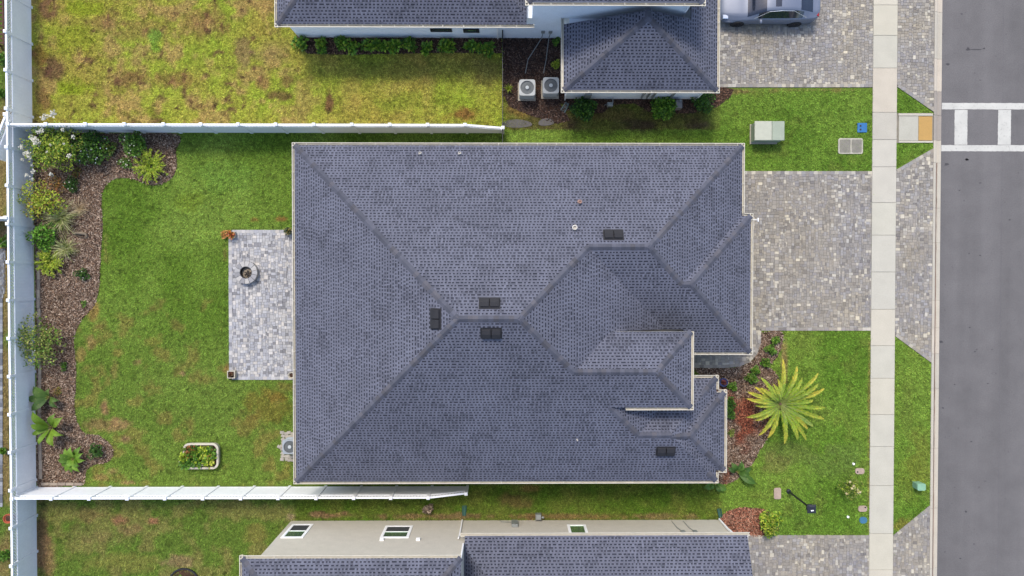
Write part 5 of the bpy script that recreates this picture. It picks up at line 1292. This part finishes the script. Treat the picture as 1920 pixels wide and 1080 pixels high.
m = MB(); e = .205; m.add([(x - e, y - e, hz + .30), (x + e, y - e, hz + .30), (x + e, y + e, hz + .30), (x - e, y + e, hz + .30), (x - e, y - e, hz + .33), (x + e, y - e, hz + .33), (x + e, y + e, hz + .33), (x - e, y + e, hz + .33), (x - .1, y - .1, hz + .37), (x + .1, y - .1, hz + .37), (x + .1, y + .1, hz + .37), (x - .1, y + .1, hz + .37)],
                          [(3, 2, 1, 0), (0, 1, 5, 4), (1, 2, 6, 5), (2, 3, 7, 6), (3, 0, 4, 7), (4, 5, 9, 8), (5, 6, 10, 9), (6, 7, 11, 10), (7, 4, 8, 11), (8, 9, 10, 11)]); m.build("lantern_roof", M_BLACKM, T)
for dx, dy in ((-.03, -.07), (.04, -.055)): m = MB(); m.lathe([(.03, 0), (.03, .03), (.015, .04)], 10, (x + dx, y + dy, hz + .37)); m.build("white_bump", M_TRIM, T)  # two white spots on the lantern roof, modelled as small bumps

# ---- patio things
x, y = W(463, 511, .2); T = thing("fire_pit", "round stone fire pit on the patio", "fire pit", (x, y, 0))
for lv, R in ((0, .44), (1, .45)):
    n = 13
    for k in range(n):
        a0, a1 = 2 * PI * (k + .5 * lv) / n + .02, 2 * PI * (k + 1 + .5 * lv) / n - .02; m = MB(); o, i_ = [], []
        for a in np.linspace(a0, a1, 4): o.append((x + (R + .12) * math.cos(a), y + (R + .12) * math.sin(a))); i_.append((x + (R - .14) * math.cos(a), y + (R - .14) * math.sin(a)))
        m.prism(o + i_[::-1], .04 + lv * .16, .195 + lv * .16 + random.uniform(-.003, .003), tuple(np.array(S(*random.choice([(190, 192, 200), (172, 174, 184), (204, 204, 208), (160, 162, 172)]))))); m.build("stone", M_PAVER, T)
m = MB(); m.lathe([(.31, .05), (.31, .34), (.285, .34), (.285, .05)], 28, (x, y, 0), closed=True); m.build("liner", M_BLACKM, T)
m = MB(); m.lathe([(.284, .043), (.284, .10), (.12, .16), (.01, .15)], 24, (x, y, 0)); m.build("ash", mat("ash", S(168, 158, 146), rough=1, fine=.4, fscale=20, bump=.8), T)
for k in range(3):
    a = k * 1.1 + .4; m = MB(); m.tube([(x + .04 - .18 * math.cos(a), y - .05 - .18 * math.sin(a), .17 + .04 * k), (x + .04 + .16 * math.cos(a), y - .05 + .16 * math.sin(a), .19 + .04 * k)], .03, 7); m.build("log", mat("charred", S(74, 66, 60), rough=1), T)
def pot(label, px, py, R, h, m_, square=False, plant=None, name="plant_pot"):
    x, y = W(px, py, h); T = thing(name, label, "pot", (x, y, 0.02))
    z0 = .04; m = MB()
    if square:
        e = R; i_ = R - .035; m.add([(x - e * .9, y - e * .9, z0), (x + e * .9, y - e * .9, z0), (x + e * .9, y + e * .9, z0), (x - e * .9, y + e * .9, z0), (x - e, y - e, h), (x + e, y - e, h), (x + e, y + e, h), (x - e, y + e, h), (x - i_, y - i_, h), (x + i_, y - i_, h), (x + i_, y + i_, h), (x - i_, y + i_, h), (x - i_, y - i_, h - .06), (x + i_, y - i_, h - .06), (x + i_, y + i_, h - .06), (x - i_, y + i_, h - .06)],
                                    [(0, 1, 5, 4), (1, 2, 6, 5), (2, 3, 7, 6), (3, 0, 4, 7), (4, 5, 9, 8), (5, 6, 10, 9), (6, 7, 11, 10), (7, 4, 8, 11), (8, 9, 13, 12), (9, 10, 14, 13), (10, 11, 15, 14), (11, 8, 12, 15), (3, 2, 1, 0)])
    else: m.lathe([(R * .7, z0), (R * .95, h * .8), (R, h * .82), (R, h), (R * .84, h), (R * .8, h - .06)], 24, (x, y, 0))
    m.build("pot", m_, T)
    s_ = MB(); s_.lathe([(R * .79, h - .07), (R * .4, h - .045), (.01, h - .04)], 16, (x, y, 0)); s_.build("soil", M_SOIL, T)
    if plant:
        pal, n, sp, lf, hh = plant; dirs = unit(rng.normal(0, 1, (n, 3)) + np.array([0, 0, .5])); P = np.array([x, y, h + hh * .3]) + dirs * np.array([sp, sp, hh * .6]) * rng.uniform(.2, 1, n)[:, None] * .8
        N = unit(rng.normal(0, .6, (n, 3)) + np.array([0, 0, 1.])); D = unit(dirs + rng.normal(0, .4, (n, 3))); N = unit(N - D * np.sum(N * D, 1)[:, None]); L = lf * rng.uniform(.7, 1.3, n)
        np_mesh("foliage", leafpolys(P, D, N, L, L / 2.6), cols(pal, n), M_LEAF, T)
    return T
pot("square white pot with red and orange plant at the upper left patio corner", 434, 440, .16, .3, M_CREAMPOT, True, ([(196, 120, 60), (176, 80, 60), (214, 150, 80), (120, 110, 50)], 90, .22, .1, .2))
shrub("peach dry flower clump beside the upper left patio pot", 421, 440, 7, .25, [(206, 160, 100), (190, 140, 84), (170, 130, 80)], 110, .07, 4, name="dry_plant", cat="plant")
pot("dark pot with trailing plant at the upper right patio corner by the eave", 540, 433, .15, .3, M_BLACK, False, ([(70, 84, 50), (150, 140, 80), (50, 60, 40)], 60, .2, .12, .2))
pot("square white pot with a small red plant at the lower left patio corner", 433, 702.5, .19, .35, M_CREAMPOT, True, ([(120, 60, 48), (70, 72, 40), (96, 50, 44), (150, 130, 100)], 60, .11, .07, .08))
pot("round white pot half hidden under the left eave at the lower patio corner", 546, 704, .17, .35, M_CREAMPOT, False)
pot("dark blue round pot with red leaves near the front entry", 1357, 717, .22, .4, mat("blue_glaze", (.02, .03, .10), rough=.25), False, ([(110, 50, 60), (140, 70, 80), (80, 60, 50)], 50, .14, .09, .12))
pot("terracotta pot outside the fence at the lower left edge", 14, 973, .24, .42, M_TERRA, False, name="terracotta_pot")
# planter tub on the back lawn
x, y = W(377, 855, .3); T = thing("planter_tub", "white rounded planter tub full of herbs on the back lawn", "planter", (x, y, 0)); hx, hy = 33 / 36.9, 24.5 / 36.9
o, i_ = rounded(x, y, hx, hy, .3, 7), rounded(x, y, hx - .10, hy - .10, .22, 7); n = len(o); h = .34
o2 = rounded(x, y, hx - .05, hy - .05, .27, 7)
m = MB(); m.add([(a, b, 0) for a, b in o2] + [(a, b, h) for a, b in o] + [(a, b, h + .012) for a, b in i_] + [(a, b, h - .12) for a, b in i_], [(k * n + j, k * n + (j + 1) % n, (k + 1) * n + (j + 1) % n, (k + 1) * n + j) for k in range(3) for j in range(n)]); m.build("tub", M_CREAMPOT, T)
m = MB(); m.prism(rounded(x, y, hx - .105, hy - .105, .215, 7), h - .16, h - .09); m.build("soil", M_SOIL, T)
for k, (dx, dy, rr, pal) in enumerate(((-.5, .25, .28, [(140, 90, 50), (90, 110, 44)]), (-.25, .2, .3, G_MID), (.15, .2, .32, G_LIME), (.5, .15, .26, G_MID + [(150, 130, 70)]), (-.4, -.2, .32, G_MID), (0, -.2, .34, G_LIME + G_MID), (.4, -.2, .32, G_LIME), (-.75, -.35, .26, G_MID), (-.85, -.1, .2, G_LIME))):
    rr *= 1.15; n = 170; dirs = unit(rng.normal(0, 1, (n, 3))); P = np.array([x + dx, y + dy, h + .05]) + dirs * rr * rng.uniform(.2, 1, n)[:, None] * np.array([1, 1, .5]); P[:, 2] = np.maximum(P[:, 2], .05); N = unit(rng.normal(0, .6, (n, 3)) + np.array([0, 0, 1.])); D = unit(dirs + rng.normal(0, .4, (n, 3))); N = unit(N - D * np.sum(N * D, 1)[:, None]); L = .13 * rng.uniform(.6, 1.3, n)
    np_mesh("herb", leafpolys(P, D, N, L, L / 2.4), cols(pal, n), M_LEAF, T)
for k in range(12): flower(T, Vector((x - .85 + random.gauss(0, .16), y - .45 + random.gauss(0, .13), .35)), .045, WHT, 5)
for k in range(4): flower(T, Vector((x + random.uniform(-.1, .3), y - .5 + random.gauss(0, .08), .45)), .04, WHT, 5)

# ---- edging bricks along the fences, driftwood, tree ring
em = MB(); em.bbox(-.075, .075, -.235, .235, 0, .09, .012); eme = em.mesh("brick", M_PAVERO); em = MB(); em.bbox(-.2, .2, -.07, .07, 0, .09, .012); emh = em.mesh("brick", M_PAVERO)
E1 = thing("brick_edging", "row of buff bricks along the foot of the long left fence", "edging", (XL + .28, -3, 0))
yy = W(66, 480)[1]
while yy > -10.5:
    place("brick", eme, (XL + .24 + random.uniform(-.02, .02), yy, random.uniform(-.01, .01)), E1, S(*random.choice([(178, 166, 156), (164, 152, 144), (190, 178, 166)])), random.uniform(-.02, .02)); yy -= .485
E2 = thing("brick_edging", "short row of buff bricks between mulch bed and lower fence", "edging", (-22.5, -10.55, 0))
for k in range(5): place("brick", emh, (W(86 + k * 15.5, 909)[0], -10.56 + random.uniform(-.015, .015), 0), E2, S(*random.choice([(178, 166, 156), (164, 152, 144)])), random.uniform(-.04, .04))
x, y = W(150, 441); T = MB(); pts = [W3(136, 438, .08), W3(143, 437, .12), W3(152, 437, .13), W3(160, 438.5, .11), W3(163, 443, .08), W3(160, 447, .05)]
T.tube(pts, [.05, .075, .085, .075, .06, .035], 9, tuple(np.array(S(150, 138, 124)))); T.tube([W3(141, 440, .06), W3(150, 444, .08), W3(158, 446, .06)], [.03, .045, .02], 7, tuple(np.array(S(120, 108, 98))))
tag(T.build("driftwood", M_CHIP, smooth=True), "weathered grey driftwood lying on the mulch beside the lawn edge", "driftwood")
x, y = W(345, 1095, .05); T = thing("tree_ring", "black landscape edging ring on the lower lawn, cut by the bottom edge", "edging ring", (x, y, 0))
R = 29 / 36.6; m = MB(); m.lathe([(R + .03, 0), (R + .03, .10), (R - .03, .10), (R - .03, 0)], 36, (x, y, 0), closed=True); m.build("ring", M_BLACK, T)
m = MB(); m.lathe([(R - .031, .012), (R * .5, .06), (.01, .08)], 30, (x, y, 0)); m.build("mulch", M_SOIL, T)
n = 260; a = rng.uniform(0, 2 * PI, n); r = R * .8 * np.sqrt(rng.random(n)); P = np.stack([x + r * np.cos(a), y + r * np.sin(a), .1 + rng.uniform(0, .35, n)], -1); D = unit(rng.normal(0, 1, (n, 3)) + np.array([0, 0, .4])); N = unit(np.cross(D, rng.normal(0, 1, (n, 3)))); L = .08 * rng.uniform(.6, 1.3, n)
np_mesh("foliage", leafpolys(P, D, N, L, L / 2.5), cols(G_MID, n), M_LEAF, T)
# ---- downspout extensions and splash pieces
M_TEAL = mat("teal_plastic", S(44, 100, 96), rough=.6)
def splash(label, a, b, c, d, w, m_):
    p, q = W3(a, b, .05), W3(c, d, .03); dd = (q - p); L = dd.length; dd.normalize(); s = Vector((-dd.y, dd.x, 0)); m = MB(); vs = []
    for t, ww in ((0, .7), (.25, .9), (1, 1.05)):
        e = p + dd * L * t
        for o, z in ((-w * ww, .09), (-w * ww * .75, .10), (-w * ww * .55, .02), (w * ww * .55, .02), (w * ww * .75, .10), (w * ww, .09), (w * ww, 0), (-w * ww, 0)): vs.append(e + s * o + Vector((0, 0, z - .03)))
    n = 8; m.add(vs, [(k * n + j, k * n + (j + 1) % n, (k + 1) * n + (j + 1) % n, (k + 1) * n + j) for k in range(2) for j in range(n)] + [tuple(range(n - 1, -1, -1)), tuple(range(2 * n, 3 * n))])
    return tag(m.build("splash_trough", m_), label, "drain trough")
splash("dark green downspout trough by the lower house, left of its middle", 870, 967, 871, 948, .11, M_TEAL); splash("dark green downspout trough at the right corner of the lower house", 1351, 971, 1348, 954, .10, M_TEAL)
splash("grey blue downspout trough left of the dark shrub by the upper garage", 1064, 193, 1055, 209, .13, mat("trough_grey", S(120, 148, 158), rough=.6))
x, y = W(1010, 968, .2); T = thing("hose_bib_box", "small grey box standing by the lower house wall", "utility box", (x, y, 0)); m = MB(); m.bbox(x - .16, x + .13, y - .16, y + .12, 0, .35, .03); m.build("box", M_STEEL, T); m = MB(); m.lathe([(.05, .2), (.05, .3), (.03, .31)], 10, (x + .22, y - .04, 0)); m.tube([(x + .1, y - .04, .26), (x + .22, y - .04, .26)], .02, 6); m.build("valve", M_STEEL, T)
x, y = W(1143, 197, .2); T = thing("gas_meter", "small grey gas meter below the upper garage roof", "gas meter", (x, y, 0)); m = MB(); m.bbox(x - .14, x + .14, y - .1, y + .1, .15, .45, .03); m.build("body", M_STEEL, T); m = MB(); m.tube([(x + .12, y + .02, 0), (x + .12, y + .02, .5), (x + .12, 9.05, .52)], .02, 6); m.tube([(x - .24, y, 0), (x - .24, y, .3), (x - .1, y, .3)], .02, 6); m.build("pipe", M_STEEL, T)
x, y = W(1271, 197, .3); T = thing("electric_box", "grey electric cabinet by the upper garage wall beside the bright shrub", "utility box", (x, y, 0)); m = MB(); m.bbox(x - .17, x + .17, y - .2, y + .22, 0, .55, .03); m.build("cabinet", mat("grey_cabinet", S(150, 146, 150), rough=.6), T); m = MB(); m.lathe([(.05, .55), (.05, .62), (.02, .63)], 10, (x + .06, y + .15, 0)); m.build("cap", M_STEEL, T)
for i, (a, b) in enumerate((((945, 228), (992, 236)), ((1012, 226), (1034, 232)))):
    c = [W(a[0], a[1]), W((a[0] + b[0]) / 2, a[1] - 4), W(b[0], b[1] - 8), W(b[0] + 4, b[1]), W((a[0] + b[0]) / 2, b[1] + 4), W(a[0] - 2, a[1] + 8)]
    m = MB(); m.prism(smooth_closed(c, 4), .0, .035); tag(m.build("stepping_stone", mat("wet_slate", S(76, 72, 74), rough=.5, fine=.2)), ("dark flat slate left of the muddy passage, at the white fence end", "dark flat slate on the muddy ground right of the fence end slate")[i], "paving stone")
# ---- beyond the left fence
T = thing("wooden_trellis", "brown wooden ladder trellis outside the fence in the upper left corner", "trellis", (*W(4, 40, .3), 0)); M_WOOD = mat("brown_wood", S(96, 60, 48), rough=.8, fine=.2)
xa, xb = W(-8, 40, .4)[0], W(6, 40, .4)[0]
for x in (xa, xb): m = MB(); m.box(x - .03, x + .03, W(0, 84, .4)[1], W(0, -20, .4)[1], .34, .42); m.build("rail", M_WOOD, T)
for k in range(13): y = W(0, 80 - 8 * k, .4)[1]; m = MB(); m.box(xa + .031, xb + .05, y - .035, y + .035, .36, .41); m.build("rung", M_WOOD, T)
for x in (xa, xb):
    for py_ in (82, -18): y = W(0, py_, .4)[1]; m = MB(); m.box(x - .04, x + .04, y - .04, y + .04, 0, .335); m.build("leg", M_WOOD, T)
LP = WP([(-60, 466), (11, 466), (11, 545), (6, 560), (6, 950), (-60, 950)]); paved("patio", LP, lambda x=0, y=0: S(*random.choice([(150, 156, 170), (132, 138, 152), (170, 176, 188), (110, 116, 130)])), [[LP[4], LP[3]]], 60)
